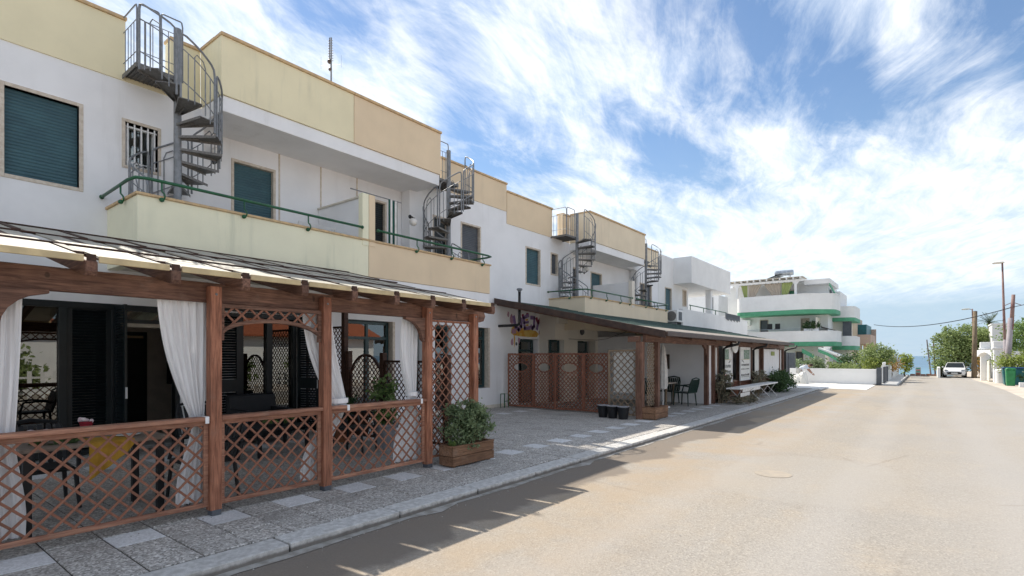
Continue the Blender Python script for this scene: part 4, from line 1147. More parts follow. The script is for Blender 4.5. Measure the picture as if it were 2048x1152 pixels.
mk('leaves', foliage(MB(), (-8.7, 5.95, .62), (.28, .22, .30), 320, .10, 22, 15), 'leaf_dark', pp2, kind='stuff')

# planters with plank sides
def planter(label, x0, x1, y0, y1, h, mat):
    r_ = root('planter', label, 'planter', ((x0 + x1) / 2, (y0 + y1) / 2, 0), 'wooden planters on the pavement')
    n = 2 if h < .4 else 3; t = .028; ph = (h - .02) / n
    for i in range(n):
        za, zb_ = .02 + i * ph + .003, .02 + (i + 1) * ph - .003
        k = rp.uniform(-.003, .003)
        mk('plank', MB().box(x1 - t + k, x1 + k, y0, y1, za, zb_), mat, r_, bevel=.005)
        mk('plank', MB().box(x0, x0 + t, y0, y1, za, zb_), mat, r_, bevel=.005)
        mk('plank', MB().box(x0 + t + .001, x1 - t - .001, y0 - k + .002, y0 + t, za, zb_), mat, r_, bevel=.005)
        mk('plank', MB().box(x0 + t + .001, x1 - t - .001, y1 - t, y1, za, zb_), mat, r_, bevel=.005)
    mk('rim', MB().box(x1 - .05, x1 + .008, y0 - .006, y1 + .006, h - .002, h + .018).box(x0 - .008, x0 + .05, y0 - .006, y1 + .006, h - .002, h + .018).box(x0 + .05, x1 - .05, y0 - .006, y0 + .05, h - .002, h + .018).box(x0 + .05, x1 - .05, y1 - .05, y1 + .006, h - .002, h + .018), mat, r_, bevel=.004)
    mk('foot', MB().box(x0 + .04, x1 - .04, y0 + .05, y0 + .10, 0, .02).box(x0 + .04, x1 - .04, y1 - .10, y1 - .05, 0, .02), mat, r_)
    mk('soil', MB().box(x0 + t, x1 - t, y0 + t, y1 - t, .05, h - .04), 'soil', r_)
    return r_
planter('weathered wooden planter holding the bushy shrub at the pergola end', -5.72 + .10, -5.33, 5.46, 6.36, .29, 'planter_wood')
planter('empty brown wooden planter at the foot of the canopy corner posts', -5.80, -5.36, 12.64, 13.44, .30, 'planter_wood')
sh = root('shrub', 'grey green bushy shrub growing in the wooden planter by the pergola', 'shrub', (-5.47, 5.92, .27))
q = foliage(MB(), (-5.47, 5.88, .58), (.22, .38, .36), 3600, .05, 80, 21, shell=.15)
foliage(q, (-5.44, 6.10, .60), (.20, .24, .32), 1100, .055, 26, 22, shell=.5)
mk('leaves', q, 'leaf_shrub', sh, kind='stuff')
q = MB()
for i in range(14):
    a = (-5.47 + rp.uniform(-.1, .1), 5.92 + rp.uniform(-.3, .3), .25)
    q.tube([a, (a[0] + rp.uniform(-.1, .1), a[1] + rp.uniform(-.1, .1), .5), (a[0] + rp.uniform(-.2, .2), a[1] + rp.uniform(-.25, .25), .78)], [.008, .006, .003], 5)
mk('stem', q, 'bark', sh)
q = MB()
for a, L, dz in ((R(250), .24, .16), (R(290), .18, .10), (R(230), .15, .05), (R(320), .15, .14)):
    c = Vector((-5.42, 5.56, .27)); d = Vector((math.cos(a) * .3 + .25, math.sin(a) * .6, dz / L)).normalized(); s2 = d.cross(Vector((0, 0, 1))).normalized()
    q.add([c, c + d * L * .5 + s2 * .035, c + d * L, c + d * L * .5 - s2 * .035], [(0, 1, 2), (0, 2, 3)])
mk('large_leaf', q, 'leaf_green', sh)

# ------------------------------------------------------------------ spiral stairs
def spiral(label, px, py, z0, zt, sgn, a_top, plat, plat_rails, poletop, Rr=.66, n=14, da=R(27)):
    r_ = root('spiral_stair', label, 'spiral stair', (px, py, z0), 'grey steel spiral stairs')
    mk('pole', MB().tube([(px, py, z0), (px, py, poletop)], .058, 14).lathe((px, py, z0), [(.14, 0), (.14, .015), (.06, .02)], 14), 'steel', r_)
    rise = (zt - z0) / (n + 1)
    for k in range(n):
        a = a_top + sgn * k * da; z = zt - (k + 1) * rise; q = MB(); hw = da * .56; m = 5
        pl = [(.05 * math.cos(a - 1.2), .05 * math.sin(a - 1.2))] + [(Rr * math.cos(a - hw + 2 * hw * i / m), Rr * math.sin(a - hw + 2 * hw * i / m)) for i in range(m + 1)] + [(.05 * math.cos(a + 1.2), .05 * math.sin(a + 1.2))]
        q.prism(pl, lambda u, v, d: (px + u, py + v, d), z - .012, z)
        for e in (0, 1):
            i0 = pl[0] if e == 0 else pl[-1]; i1 = pl[1] if e == 0 else pl[-2]
            q.beam((px + i0[0], py + i0[1], z - .022), (px + i1[0], py + i1[1], z - .022), .006, .042)
        q.beam((px, py, z - .05), (px + .5 * Rr * math.cos(a), py + .5 * Rr * math.sin(a), z - .016), .008, .05)
        mk('tread', q, 'grating', r_)
    def hpt(k, dz, rr=Rr):
        a = a_top + sgn * k * da; z = zt - (k + 1) * rise
        return Vector((px + rr * math.cos(a), py + rr * math.sin(a), z + dz))
    k = -.45
    while k + 1.9 < n + .3:
        k1 = k + 1.82; q = MB(); H = .95
        arc = lambda dz, a=k, b_=k1, n_=7: [hpt(a + (b_ - a) * i / n_, dz) for i in range(n_ + 1)]
        top = arc(H)
        path = [hpt(k, -.10), hpt(k, H - .10), hpt(k + .06, H - .02)] + top[1:-1] + [hpt(k1 - .06, H - .02), hpt(k1, H - .12), hpt(k1, -.10)]
        q.tube(path, .017, 6)
        q.tube(arc(H * .74), .009, 5); q.tube(arc(H * .20), .009, 5)
        c = (k + k1) / 2
        q.tube([hpt(c - .28, -.02), hpt(c - .28, H * .78), hpt(c - .16, H * .86), hpt(c + .16, H * .86), hpt(c + .28, H * .78), hpt(c + .28, -.02)], .010, 5)
        for kk in (c - .58, c + .58): q.tube([hpt(kk, -.06), hpt(kk, H * .74)], .009, 5)
        mk('railing_panel', q, 'steel', r_)
        k += 2.0
    x0, x1, y0, y1 = plat
    q = MB().box(x0, x1, y0, y1, zt - .012, zt)
    for yy in (y0, y1 - .008): q.box(x0, x1, yy, yy + .008, zt - .07, zt - .012)
    for xx in (x0, x1 - .008): q.box(xx, xx + .008, y0 + .008, y1 - .008, zt - .07, zt - .012)
    i = y0 + .06
    while i < y1 - .03: q.box(x0 + .008, x1 - .008, i, i + .004, zt - .035, zt - .012); i += .06
    mk('platform', q, 'grating', r_)
    for (ax, ay, bx, by) in plat_rails:
        q = MB(); a = Vector((ax, ay, zt)); b_ = Vector((bx, by, zt)); H = .95; Z = Vector((0, 0, 1)); L = (b_ - a).length
        q.tube([a - Z * .07, a + Z * (H - .08), a + (b_ - a) * .04 + Z * (H - .01), a + (b_ - a) * .1 + Z * H, b_ + (a - b_) * .1 + Z * H, b_ + (a - b_) * .04 + Z * (H - .01), b_ + Z * (H - .08), b_ - Z * .07], .013, 6)
        for hz in (H * .74, H * .2): q.tube([a + Z * hz, b_ + Z * hz], .007, 5)
        nb = max(2, int(L / .14))
        for j in range(1, nb + 1):
            c = a.lerp(b_, j / (nb + 1)); q.tube([c, c + Z * H * .74], .007, 5)
        mk('railing_panel', q, 'steel', r_)
    return r_
spiral('large grey spiral stair nearest the camera, rising from the green-yellow balcony', -9.98, 3.62, 3.30, 6.30, 1, R(-58), (FX - .12, -9.98, 3.02, 3.66),
       [(FX - .02, 3.04, -10.0, 3.04), (-9.99, 3.06, -9.99, 3.36), (-9.99, 3.38, -9.99, 3.70)], 7.10)
spiral('second grey spiral stair, at the far end of the peach balcony', -9.98, 10.05, 3.30, 6.22, -1, R(80), (FX - .12, -10.0, 9.72, 10.45),
       [(FX - .02, 9.70, -10.0, 9.70), (-9.99, 9.73, -9.99, 10.05)], 7.0)
spiral('third grey spiral stair, above the green canopy left of the roof slab', -9.95, 16.50, 2.92, 5.86, 1, R(-25), (FX - .12, -9.98, 15.85, 16.62),
       [(FX - .02, 15.87, -10.0, 15.87), (-9.99, 15.89, -9.99, 16.4)], 6.70)
spiral('farthest grey spiral stair, beside the white house', -9.95, 22.40, 2.92, 5.86, -1, R(80), (FX - .12, -9.98, 22.1, 22.8),
       [(FX - .02, 22.08, -10.0, 22.08), (-9.99, 22.12, -9.99, 22.5)], 6.60)

# ------------------------------------------------------------------ small fittings
def globe_lamp(label, x, y, z, up):
    r_ = root('wall_lamp', label, 'lamp', (x, y, z), 'globe lamps on the balcony walls')
    mk('arm', MB().lathe((x, y, z), [(.05, 0), (.05, .02), (.02, .03)], 12, 'x').tube([(x + .02, y, z), (x + .10, y, z + .02 * up), (x + .13, y, z + .05 * up)], .014, 8).lathe((x + .13, y, z + .05 * up), [(.05, 0), (.055, .03 * up), (.03, .04 * up)], 12), 'black_metal', r_)
    mk('globe', MB().ball((x + .13, y, z + .15 * up), .10, 18, 12), 'lamp_glass', r_, smooth=True)
globe_lamp('white globe lamp on the recessed wall beside the green balcony shutter', LX, 4.62, 5.38, 1)
globe_lamp('white globe lamp hanging beside the striped awning on the balcony', -10.3, 9.0, 5.1, -1)
globe_lamp('small globe lamp on the farther recessed balcony wall', LX, 18.75, 4.95, 1)
aw_ = root('folded_awning', 'folded dark green and white striped awning hanging from a rod', 'awning', (-9.8, 8.0, 5.2))
mk('rod', MB().tube([(-9.8, 6.9, 5.2), (-9.8, 8.3, 5.2)], .012, 7), 'steel', aw_)
for i in range(6):
    q = MB(); yy = 7.92 + i * .042
    q.prism([(0, 0), (.045, .008), (.045, .02), (0, .012)], lambda u, v, d: (-9.8 + v + .02 * math.sin(i * 2), yy + u, d), 3.9, 5.2 - .004 * i)
    mk('fold', q, 'awning_stripe' if i % 3 != 1 else 'cloth_white', aw_)
ln = root('drying_rack', 'folding white laundry rack standing on the near balcony', 'drying rack', (-9.9, 6.0, 3.3))
q = MB()
for yy in (5.6, 6.4): q.tube([(-10.2, yy, 3.3), (-9.6, yy, 4.22)], .012, 6); q.tube([(-9.6, yy, 3.3), (-10.2, yy, 4.22)], .012, 6)
for i in range(8): q.tube([(-10.2 + i * .086, 5.6, 4.2), (-10.2 + i * .086, 6.4, 4.2)], .006, 5)
mk('frame', q, 'white_metal', ln)
an = root('tv_antenna', 'tall television antenna mast standing on the near yellow roof edge', 'antenna', (-10.3, 6.76, 6.3))
mk('mast', MB().tube([(-10.3, 6.76, 6.3), (-10.3, 6.76, 8.55)], .018, 8), 'steel', an)
q = MB(); q.tube([(-10.33, 6.74, 8.55), (-10.33, 6.74, 8.05)], .01, 6)
for i in range(9):
    z = 8.06 + i * .055; hw = .06 if i < 5 else .05
    q.tube([(-10.33 - hw, 6.74, z), (-10.33 + hw * .8, 6.74 + hw, z)], .007, 5)
q.ball((-10.33, 6.74, 8.03), .05, 8, 6); q.ball((-10.32, 6.75, 7.86), .04, 8, 6)
mk('dipoles', q, 'brown_metal', an)
q = MB()
for dx in (-.2, .2): q.tube([(-10.3 + dx, 6.76 + dx * .6, 7.88), (-10.3 + dx, 6.76 + dx * .6, 8.15)], .0025, 4)
q.tube([(-10.5, 6.64, 7.95), (-10.1, 6.88, 7.95)], .003, 4)
mk('side_dipoles', q, 'steel', an)
ac = root('air_conditioner', 'white outdoor air conditioning unit at the end of the sand coloured balcony', 'air conditioner', (-9.1, 23.6, 3.1))
mk('body', MB().box(-9.4, -8.85, 23.25, 23.95, 3.12, 3.66), 'white_metal', ac, bevel=.02)
mk('fan_grille', MB().lathe((-9.12, 23.245, 3.39), [(.22, 0), (.22, -.012), (.19, -.014), (.05, -.02)], 20, 'y'), 'grating', ac)
mk('side_grille', MB().box(-8.85, -8.843, 23.4, 23.8, 3.2, 3.58), 'shutter_grey', ac)
mk('bracket', MB().box(-9.4, -8.9, 23.3, 23.34, 2.98, 3.12).box(-9.4, -8.9, 23.86, 23.9, 2.98, 3.12), 'steel', ac)
ch = root('flue_pipe', 'black stove pipe bending up past the corner of the green canopy', 'pipe', (-9.84, 12.95, 2.54))
mk('pipe', MB().tube([(FX - .0, 12.95, 2.54), (-9.95, 12.95, 2.54), (-9.87, 12.95, 2.56), (-9.84, 12.95, 2.64), (-9.84, 12.95, 3.55)], .042, 12), 'black_metal', ch, smooth=True)
mk('rain_cap', MB().lathe((-9.84, 12.95, 3.55), [(.05, 0), (.05, .03), (.09, .06), (.085, .10), (.02, .12)], 14), 'steel', ch)
hl = root('hose_holder', 'small green tubular stand against the wall beside the folding screen', 'stand', (-10.45, 12.95, 0))
q = MB()
for yy in (12.85, 13.05): q.tube([(-10.5, yy, 0), (-10.5, yy, .42), (-10.35, yy, .42), (-10.35, yy, 0)], .012, 6)
q.tube([(-10.35, 12.85, .2), (-10.35, 13.05, .2)], .012, 6); q.tube([(-10.5, 12.85, .42), (-10.5, 13.05, .42)], .012, 6)
mk('frame', q, 'green_paint', hl)

# ------------------------------------------------------------------ green shingled canopy with its folding screens
CN = root('canopy', 'long sloping canopy with green shingle roof, brown fascia and timber posts beyond the first pergola', 'canopy', (-5.7, 20, 0))
CY0, CY1 = 12.75, 28.3
xe, ze = -5.18, 2.20; xi, zi = -10.63, 3.36
cs = (zi - ze) / (xe - xi)
zc_ = lambda x: ze + cs * (xe - x)
def slope(mb, x0, x1, y0, y1, t0, t1):
    mb.prism([(x0, zc_(x0) + t0), (x1, zc_(x1) + t0), (x1, zc_(x1) + t1), (x0, zc_(x0) + t1)], lambda u, v, d: (u, d, v), y0, y1); return mb
mk('deck', slope(MB(), xe, xi, CY0, CY1, -.06, 0), 'brown_metal', CN)
nrow = 14
for i in range(nrow):                                                  # overlapping shingle courses
    xa = xe - .02 - (xe - xi - .04) * i / nrow; xb = xe - .02 - (xe - xi - .04) * (i + 1) / nrow - .06
    xb = max(xb, xi)
    q = MB(); q.prism([(xa, zc_(xa) + .022), (xb, zc_(xb) + .008), (xb, zc_(xb) + .002), (xa, zc_(xa) + .004)], lambda u, v, d: (u, d, v), CY0 - .02 + .004 * (i % 2), CY1)
    mk('shingle', q, 'roof_green', CN)
q = slope(MB(), xe + .04, xi, CY0 - .06, CY0 - .005, -.14, .035)
mk('barge_board', q, 'brown_metal', CN, bevel=.004)
mk('flashing', slope(MB(), -5.2, -5.95, CY0 + .1, CY1 - .05, .024, .034), 'lead_flashing', CN)
mk('gutter', MB().box(xe + .0, xe + .10, CY0 - .03, CY1 + .03, ze - .11, ze + .01), 'brown_metal', CN, bevel=.012)
for i in range(8):
    yy = CY0 + .12 + i * (CY1 - CY0 - .24) / 7
    mk('rafter', slope(MB(), -5.3, xi, yy - .04, yy + .04, -.18, -.062), 'wood_x', CN)
mk('beam', MB().box(-5.78, -5.68, CY0 + .05, 29.2, 1.95, 2.14), 'wood_y', CN, bevel=.005)
mk('beam', MB().box(-6.1, -5.79, 12.60, 12.72, 1.96, 2.1), 'wood_x', CN, bevel=.005)
for x_, y_ in ((-5.80, 12.70), (-5.62, 13.32), (-5.76, 17.68), (-5.76, 18.35), (-5.76, 20.0), (-5.76, 21.4), (-5.76, 23.1), (-5.76, 25.0), (-5.76, 28.2), (-5.76, 29.1)):
    wd = .085 if y_ < 13 else .065
    mk('post', MB().box(x_ - wd, x_ + wd, y_ - wd, y_ + wd, 0, 1.96), 'wood_v', CN, bevel=.006)
for (ya, sg) in ((17.62, -1),):
    q = MB(); q.prism([(0, 0), (.30, 0), (.26, -.05), (.12, -.12), (.06, -.28), (0, -.34)], lambda u, v, d: (d, ya + sg * u, 1.95 + v), -5.79, -5.72); mk('brace', q, 'wood_y', CN)
# coarse lattice between the two corner posts
q = MB(); lattice(None, (-5.66, 12.80, .32), YU, XN, .46, 1.6, .115, .018, .01, 'tan_slat', objs=False, joined=q)
mk('lattice_panel', q, 'tan_slat', CN, kind='stuff')
# front wall of the far bays: dado lattice, windows, banner
dd_ = MB(); frame_rect(dd_, (-5.76, 18.45, .12), YU, XN, 9.7, .58, .05, .05)
pd = mk('dado_frame', dd_, 'wood_y', CN)
q = MB(); lattice(None, (-5.75, 18.5, .15), YU, XN, 9.6, .52, .13, .02, .01, 'red_slat', objs=False, joined=q); mk('slat', q, 'red_slat', pd, kind='stuff')
mk('dado_board', MB().box(-5.82, -5.79, 18.42, 28.15, .1, .72), 'dark_wood', CN)
for ya, yb in ((18.45, 18.9), (21.5, 22.7), (23.2, 24.6), (28.3, 28.95)):
    w_ = MB(); frame_rect(w_, (-5.77, ya, .74), YU, XN, yb - ya, 1.2, .05, .05); wf = mk('window', w_, 'wood_v', CN)
    mk('pane', MB().box(-5.785, -5.775, ya + .05, yb - .05, .79, 1.89), 'sign_white', wf)
mk('back_wall', MB().box(-9.9, -5.9, 28.1, 28.25, 0, 2.3), 'white_wall', CN)
for yy in (19.0, 22.95, 28.9):
    q = MB().tube([(xe + .06, yy + .1, ze - .10), (xe + .04, yy + .05, ze - .20), (xe - .30, yy, ze - .28), (-5.60, yy, ze - .36), (-5.60, yy, .02)], .045, 10)
    mk('downpipe', q, 'black_metal', CN, smooth=True)
mk('oval_plaque', MB().prism([(.24 * math.cos(t), .24 * math.sin(t)) for t in [2 * PI * i / 24 for i in range(24)]], lambda u, v, d: (d, 20.37 + u * 1.55, 1.95 + v), -5.62, -5.585), 'sign_white', CN)
# two illustrated menu boards
def board(label, ya, yb, mirror):
    r_ = root('menu_board', label, 'sign', (-5.66, (ya + yb) / 2, 1.2), 'menu boards under the canopy')
    z0, z1 = .66, 1.94; w = yb - ya; X = -5.66
    fm = MB(); frame_rect(fm, (X, ya, z0), YU, XN, w, z1 - z0, .05, .04); mk('frame', fm, 'white_metal', r_)
    mk('panel', MB().box(X - .012, X + .002, ya + .05, yb - .05, z0 + .05, z1 - .05), 'sign_white', r_)
    U = lambda s: (ya + .09 + (w - .18) * (s if not mirror else 1 - s))
    def rect(nm, s0, s1, t0, t1, m, k=.004):
        a, b_ = sorted((U(s0), U(s1))); h = z1 - z0
        return mk(nm, MB().box(X + .002, X + .002 + k, a, b_, z0 + t0 * h, z0 + t1 * h), m, r_)
    rect('photo', .0, .66, .64, .92, 'photo_green'); rect('photo_line', 0, 1, .625, .64, 'fascia_cream')
    q = MB(); h = z1 - z0
    q.prism([(.70, .55), (.92, .55), (.96, .80), (.92, .94), (.76, .94), (.72, .80)], lambda u, v, d: (d, U(u), z0 + v * h), X + .002, X + .006); mk('bottle_print', q, 'china', r_)
    q = MB(); q.prism([(.62, .545), (.66, .535), (.86, .60), (.84, .615)], lambda u, v, d: (d, U(u), z0 + v * h), X + .002, X + .007); mk('stroke', q, 'ink_black', r_)
    rows = ((.43, .50, 9, 'ink_grey'), (.41, .425, 14, 'ink_grey'), (.27, .34, 8, 'ink_grey'), (.25, .262, 13, 'ink_grey')) if not mirror else ((.44, .50, 8, 'ink_black'), (.33, .36, 7, 'ink_black'), (.14, .20, 7, 'ink_black'), (.105, .12, 12, 'ink_black'))
    for t0, t1, nn, m in rows:
        q = MB(); rr_ = random.Random(int(t0 * 1000))
        s = .05
        for i in range(nn):
            sw_ = .86 / nn * rr_.uniform(.55, .9); a, b_ = sorted((U(s), U(s + sw_))); k = rr_.uniform(0, .3) * (t1 - t0)
            q.box(X + .002, X + .006, a, b_, z0 + (t0) * h, z0 + (t1 - k) * h); s += .90 / nn
        mk('print_line', q, m, r_)
    if not mirror: rect('photo', .1, .62, .185, .225, 'sign_red'); rect('photo', .05, .95, .06, .12, 'leaf_olive'); rect('photo', .28, .42, .10, .17, 'photo_green')
board('white menu board with green photo under the canopy, left of the oval plaque', 19.1, 20.55 - .35, False)
board('white menu board with bold black lines, right of the oval plaque', 21.42 - .2, 22.9 - .25, True)
bn = root('banner', 'long creased white banner filling the last bay under the canopy', 'banner', (-5.68, 26.6, 1.3))
q = MB(); n = 40
for i in range(n + 1):
    y_ = 25.1 + 3.0 * i / n; x_ = -5.70 + .02 * math.sin(i * .9) + .012 * math.sin(i * 2.3)
    q.v += [(x_, y_, .74), (x_, y_, 1.9)]
for i in range(n): q.f.append((2 * i, 2 * i + 2, 2 * i + 3, 2 * i + 1))
mk('sheet', q, 'curtain_cloth', bn, smooth=True)
mk('print', MB().box(-5.672, -5.668, 26.3, 27.0, 1.62, 1.80), 'drape_lime', bn)

# folding lattice screen with eye-shaped openings
FS = root('folding_screen', 'reddish lattice folding screen with eye shaped openings across the plaza', 'screen', (-8.6, 13.15, 0))
px_ = [(-10.42, 13.12), (-9.50, 13.22), (-8.65, 13.10), (-7.75, 13.20), (-6.88, 13.08)]
for (xa, ya), (xb, yb) in zip(px_, px_[1:]):
    d = Vector((xb - xa, yb - ya, 0)); w = d.length; U = d.normalized(); N = Vector((U.y, -U.x, 0))
    fm = MB(); frame_rect(fm, (xa, ya, .04), U, N, w, 1.64, .045, .03)
    ec, ez = w / 2, 1.22
    eye = lambda u, v, s: (abs(u - ec) / (.25 * s)) ** 1.5 + (abs(v - ez) / (.125 * s)) ** 1.7
    ring = []
    for i in range(28):
        t = 2 * PI * i / 28
        ring.append((ec + .27 * math.copysign(abs(math.cos(t)) ** 1.05, math.cos(t)), .04 + ez + .14 * math.copysign(abs(math.sin(t)) ** 1.0, math.sin(t))))
    for a, b_ in zip(ring, ring[1:] + ring[:1]):
        fm.beam(Vector((xa, ya, 0)) + U * a[0] + Vector((0, 0, a[1])), Vector((xa, ya, 0)) + U * b_[0] + Vector((0, 0, b_[1])), .028, .024, N)
    p_ = mk('screen_panel', fm, 'red_slat', FS)
    q = MB(); lattice(None, (xa, ya, .04), U, N, w, 1.64, .122, .027, .008, 'red_slat', inside=lambda u, v: eye(u, v, 1.0) > 1, objs=False, joined=q)
    mk('slat', q, 'red_slat', p_, kind='stuff')
WS = root('lattice_screen', 'pale tan lattice panel backed with a white sheet beside the corner post', 'screen', (-6.45, 12.95, 0))
fm = MB(); frame_rect(fm, (-6.86, 13.0, .03), (1, 0, 0), (0, -1, 0), .84, 1.74, .05, .03)
p_ = mk('frame', fm, 'tan_slat', WS)
lattice(p_, (-6.84, 13.0, .05), (1, 0, 0), (0, -1, 0), .80, 1.70, .19, .024, .01, 'tan_slat')
mk('sheet', MB().box(-6.72, -6.14, 13.05, 13.06, .62, 1.74), 'cloth_white', WS)
# three black pots
pt0 = root('plant_pot', 'black plastic plant pot with a pale rim, leftmost of three beside the corner post', 'pot', (-6.76, 12.52, 0), 'black pots by the corner post')
mk('body', MB().lathe((-6.76, 12.52, 0), [(.11, 0), (.145, .26), (.155, .27), (.155, .31), (.135, .31), (.125, .2)], 20), 'plastic_black', pt0)
mk('rim', MB().lathe((-6.76, 12.52, .305), [(.145, 0), (.157, .006), (.15, .014), (.135, .012)], 20), 'pot_grey', pt0)
mk('soil', MB().lathe((-6.76, 12.52, .24), [(.135, 0), (.13, .03)], 14), 'soil', pt0)
copy_tree(pt0, (-6.45, 12.46, 0), 1, 'black plastic plant pot in the middle of three beside the corner post')
copy_tree(pt0, (-6.13, 12.42, 0), 2, 'black plastic plant pot nearest the corner post, rightmost of three')
# closed parasol, table and chairs, speaker
ps = root('parasol', 'closed white parasol on a thin pole under the canopy', 'parasol', (-6.55, 16.0, 0))
mk('pole', MB().tube([(-6.55, 16, 0), (-6.55, 16, 1.95)], .02, 8).lathe((-6.55, 16, 0), [(.22, 0), (.22, .04), (.05, .07)], 16), 'white_metal', ps)
q = MB(); k0 = 0; n = 24; rows = [(1.93, .02), (1.85, .06), (1.5, .10), (1.1, .125), (.72, .135), (.58, .10)]
for z, rr_ in rows:
    for j in range(n):
        t = 2 * PI * j / n; e = rr_ * (1 + .22 * math.cos(8 * t)); q.v.append((-6.55 + e * math.cos(t), 16 + e * math.sin(t), z))
for i in range(len(rows) - 1):
    for j in range(n): q.f.append((i * n + j, i * n + (j + 1) % n, (i + 1) * n + (j + 1) % n, (i + 1) * n + j))
mk('canopy', q, 'cloth_white', ps, smooth=True)
t2 = root('cafe_table', 'small pale table between green plastic chairs under the canopy', 'table', (-7.0, 16.9, 0))
mk('table_top', MB().box(-7.4, -6.6, 16.5, 17.3, .70, .73), 'travertine', t2, bevel=.005)
for a in (-7.32, -6.68):
    for b_ in (16.58, 17.22): mk('leg', MB().box(a - .025, a + .025, b_ - .025, b_ + .025, 0, .70), 'tan_slat', t2)
g0 = armchair('plastic_chair', 'dark green plastic chair left of the small table under the canopy', (-7.05, 16.05, 0), R(0), 'plastic_green', 'green plastic chairs under the canopy', .5)
copy_tree(g0, (-6.25, 17.1, 0), R(80), 'dark green plastic chair on the street side of the small table')
copy_tree(g0, (-7.0, 17.6, 0), R(175), 'dark green plastic chair between the small table and the white wall')
spk = root('wall_speaker', 'dark wall mounted speaker box on the white wall under the canopy', 'speaker', (-7.25, 18.0, 1.4))
mk('cabinet', MB().prism([(0, 1.15), (.16, 1.18), (.20, 1.62), (0, 1.66)], lambda u, v, d: (d, 18.09 - u, v), -7.40, -7.16), 'interior_dark', spk, bevel=.01)
mk('grille', MB().prism([(.162, 1.2), (.172, 1.2), (.208, 1.6), (.198, 1.6)], lambda u, v, d: (d, 18.09 - u, v), -7.38, -7.18), 'terracotta', spk)
mk('bulkhead_lamp', MB().lathe((CXW + .002, 16.9, 2.48), [(.12, 0), (.12, .03), (.09, .07), (.03, .08)], 16, 'x'), 'shutter_grey', label='round grey bulkhead lamp above the middle doorway under the canopy', cat='lamp')
mk('cable', MB().tube([(CXW + .02, 16.0, 2.2), (CXW + .02, 18.0, 2.2), (-9.6, 18.08, 2.25), (-8.8, 18.08, 2.5)], .008, 5), 'brown_metal', label='thin dark cable running along the cream wall under the canopy', cat='cable')

# mural on the end wall under the canopy
MX = FX + .004
mu = mk('mural', MB().prism([(13.55, 2.34), (13.7, 2.28), (14.0, 2.25), (14.6, 2.24), (15.0, 2.25), (15.12, 2.36), (14.95, 2.45), (14.5, 2.52), (14.0, 2.55), (13.75, 2.62), (13.6, 2.5)], lambda u, v, d: (d, u, v), FX, MX), 'mural_orange', Bb)
def stroke(pts, w):
    mb = MB()
    for (a, b_), (c, d) in zip(pts, pts[1:]):
        v_ = Vector((c - a, d - b_)); L = v_.length; v_.normalize(); p_ = Vector((-v_.y, v_.x))
        e = w * .35
        q = [(a - v_.x * e + p_.x * w / 2, b_ - v_.y * e + p_.y * w / 2), (a - v_.x * e - p_.x * w / 2, b_ - v_.y * e - p_.y * w / 2), (c + v_.x * e - p_.x * w / 2, d + v_.y * e - p_.y * w / 2), (c + v_.x * e + p_.x * w / 2, d + v_.y * e + p_.y * w / 2)]
        mb.prism(q, lambda u, v, dd: (dd, u, v), MX - .002, MX + .004)
    return mb
for m, pts, w in (('mural_purple', [(13.70, 2.86), (13.80, 2.55), (13.96, 2.46), (14.10, 2.58), (14.12, 2.82)], .14),
                  ('mural_purple', [(14.50, 2.96), (14.24, 2.88), (14.30, 2.52), (14.58, 2.55)], .12), ('mural_purple', [(14.27, 2.71), (14.50, 2.74)], .09),
                  ('mural_orange', [(14.36, 2.80), (14.46, 2.82)], .06), ('mural_orange', [(14.38, 2.63), (14.48, 2.64)], .06),
                  ('mural_purple', [(14.66, 2.90), (14.84, 2.90), (14.84, 2.62), (14.74, 2.54), (14.66, 2.60)], .13),
                  ('mural_red', [(14.98, 2.88), (15.07, 2.74), (15.22, 2.90)], .12), ('mural_purple', [(15.07, 2.74), (15.00, 2.54)], .13)):
    mk('letter', stroke(pts, w), m, mu)
rs = random.Random(31)
for (y_, z_, ry, rz, m) in ((13.60, 2.78, .08, .14, 'mural_pink'), (13.42, 2.93, .04, .08, 'mural_pink'), (14.45, 2.99, .06, .05, 'mural_red'), (14.2, 2.93, .05, .06, 'mural_red'), (15.34, 2.50, .06, .08, 'mural_red'), (15.18, 2.40, .05, .07, 'mural_red'),
                            (15.5, 2.36, .09, .07, 'mural_red'), (15.52, 2.86, .05, .12, 'mural_red'), (15.46, 2.70, .04, .04, 'mural_red'), (13.72, 2.40, .10, .08, 'mural_pink'), (13.62, 2.05, .05, .09, 'mural_pink'), (13.98, 2.12, .05, .08, 'mural_pink'), (13.85, 2.0, .04, .05, 'shutter_grey'), (13.74, 2.16, .025, .20, 'mural_orange'), (15.42, 1.98, .14, .20, 'mural_pink'), (15.38, 2.04, .06, .10, 'mural_red'), (15.40, 1.74, .03, .12, 'mural_pink'), (15.52, 1.74, .03, .12, 'mural_pink')):
    pl = [(y_ + 1.25 * ry * (1 + rs.uniform(-.25, .25)) * math.cos(2 * PI * i / 12), z_ + 1.2 * rz * (1 + rs.uniform(-.25, .25)) * math.sin(2 * PI * i / 12)) for i in range(12)]
    mk('paint_splash', MB().prism(pl, lambda u, v, d: (d, u, v), FX + .001, MX + .001), m, mu)

